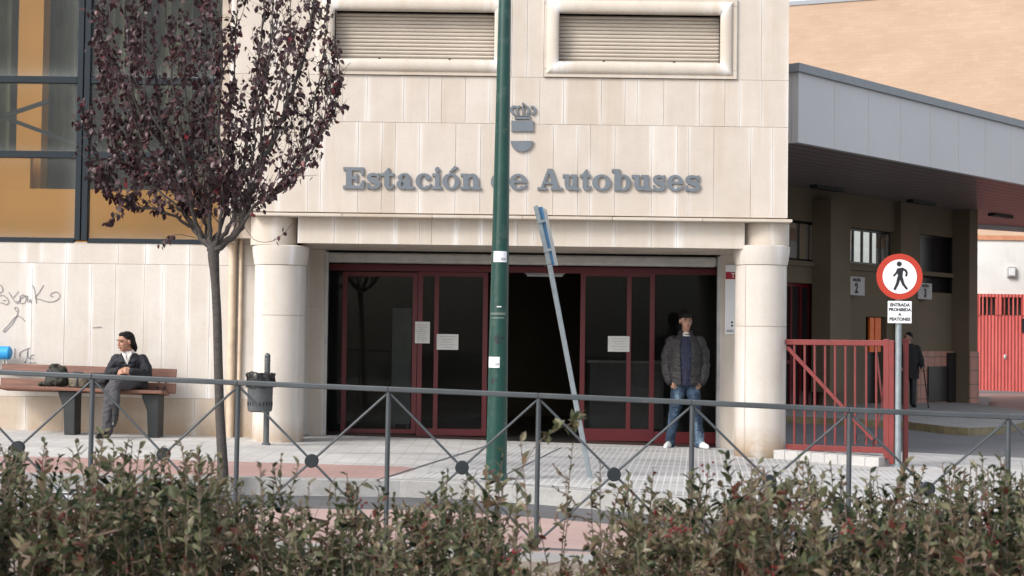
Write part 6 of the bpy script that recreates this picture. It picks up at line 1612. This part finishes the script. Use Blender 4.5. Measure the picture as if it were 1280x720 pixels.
for _ in range(760):
    Y = random.uniform(Y0h, Y1h); px = random.uniform(-260, 1540)
    yt = lerp_tab(den_px, px) - 9 + random.uniform(0, 70) + (14 if random.random() < .4 else 0)
    hedge_stem(px, Y, yt, .95)
for _ in range(175):
    Y = random.uniform(Y0h, Y1h); px = random.uniform(-260, 1540)
    if 640 < px < 770 and random.random() < .72: continue
    if 380 < px < 530 and random.random() < .35: continue
    yt = lerp_tab(top_px, px); yd = lerp_tab(den_px, px); yt = yt - 5 + (yd - yt) * random.uniform(0, .9) ** 1.2 + random.gauss(0, 4)
    hedge_stem(px, Y, yt, .8, random.uniform(.95, 1.25))
# tall single sprigs seen in the photo
for px, yt, Y, dn, sz in ((138, 538, 5.3, .85, 1.35), (60, 552, 5.6, .7, 1.2), (160, 548, 5.7, .8, 1.3), (104, 556, 5.5, .8, 1.3), (230, 566, 5.6, .8, 1.2), (356, 570, 5.8, .55, 1.0), (440, 592, 6, .25, 1.2), (548, 588, 5.2, .7, 1.2), (604, 586, 5.2, .8, 1.35), (652, 552, 5.1, .5, 1.4), (640, 566, 5.2, .55, 1.3), (713, 560, 6, .5, .8), (705, 600, 6, .5, .8), (742, 606, 6, .5, .9), (680, 640, 6, .4, .9), (756, 578, 5.6, .6, 1.0), (822, 585, 5.6, .8, 1.25), (908, 565, 5.3, .9, 1.35), (1000, 572, 5.4, .9, 1.3), (1010, 580, 5.6, .9, 1.2), (1095, 588, 5.4, .8, 1.3), (1140, 576, 5.3, .9, 1.35), (1198, 580, 5.4, .9, 1.3), (1262, 566, 5.3, .9, 1.3), (1240, 576, 5.5, .8, 1.2)):
    hedge_stem(px, Y, yt, dn, sz, None, .012)
# arching shoot across the lamp post foot: leaves near (720,515)
pts = catmull([P(640, 610, 5.4), P(668, 560, 5.4), P(690, 540, 5.4), P(716, 528, 5.4), P(718, 524, 5.4)], 5)
hb_.tube(pts, .0022, 4, 0, False)
for k in range(8, len(pts)):
    for _ in range(3): ln = random.uniform(.03, .05); leaf(hl, pts[k] + rv(.003), rv(.8) + Vector((.5, 0, .3)), Vector((0, 0, 1)) + rv(.4), ln, ln * .45, random.uniform(.3, .7), .3, .2)
# bare and broken twigs
for _ in range(90):
    px, Y = random.uniform(-240, 1520), random.uniform(Y0h, Y1h); a = P(px, lerp_tab(den_px, px) + random.uniform(20, 110), Y); d = rv(1); d.z = abs(d.z) * .8 + .3; d.normalize()
    pts = [a]; 
    for _k in range(5): d = (d + rv(.18)).normalized(); pts.append(pts[-1] + d * random.uniform(.025, .055))
    hb_.tube(pts, [.0026, .0024, .002, .0017, .0013, .0008], 4, 0, False)
# clusters of berries and reddish leaves
for px, py, Y in ((838, 660, 5.0), (850, 664, 5.0), (448, 630, 5.8), (1060, 660, 5.0), (640, 700, 4.95), (75, 692, 4.95), (170, 606, 5.4), (56, 580, 5.6)):
    c = P(px, py, Y - .06)
    for _ in range(9): hr.sphere(c + rv(.016), .0048, 6, 4)
hl.build('foliage', M['hedge_leaf'], hed); hb_.build('stems', M['twig'], hed); tag(hr.build('berries', M['berry'], hed), kind='stuff')
print('hedge leaves', len(hl.f) // 6)
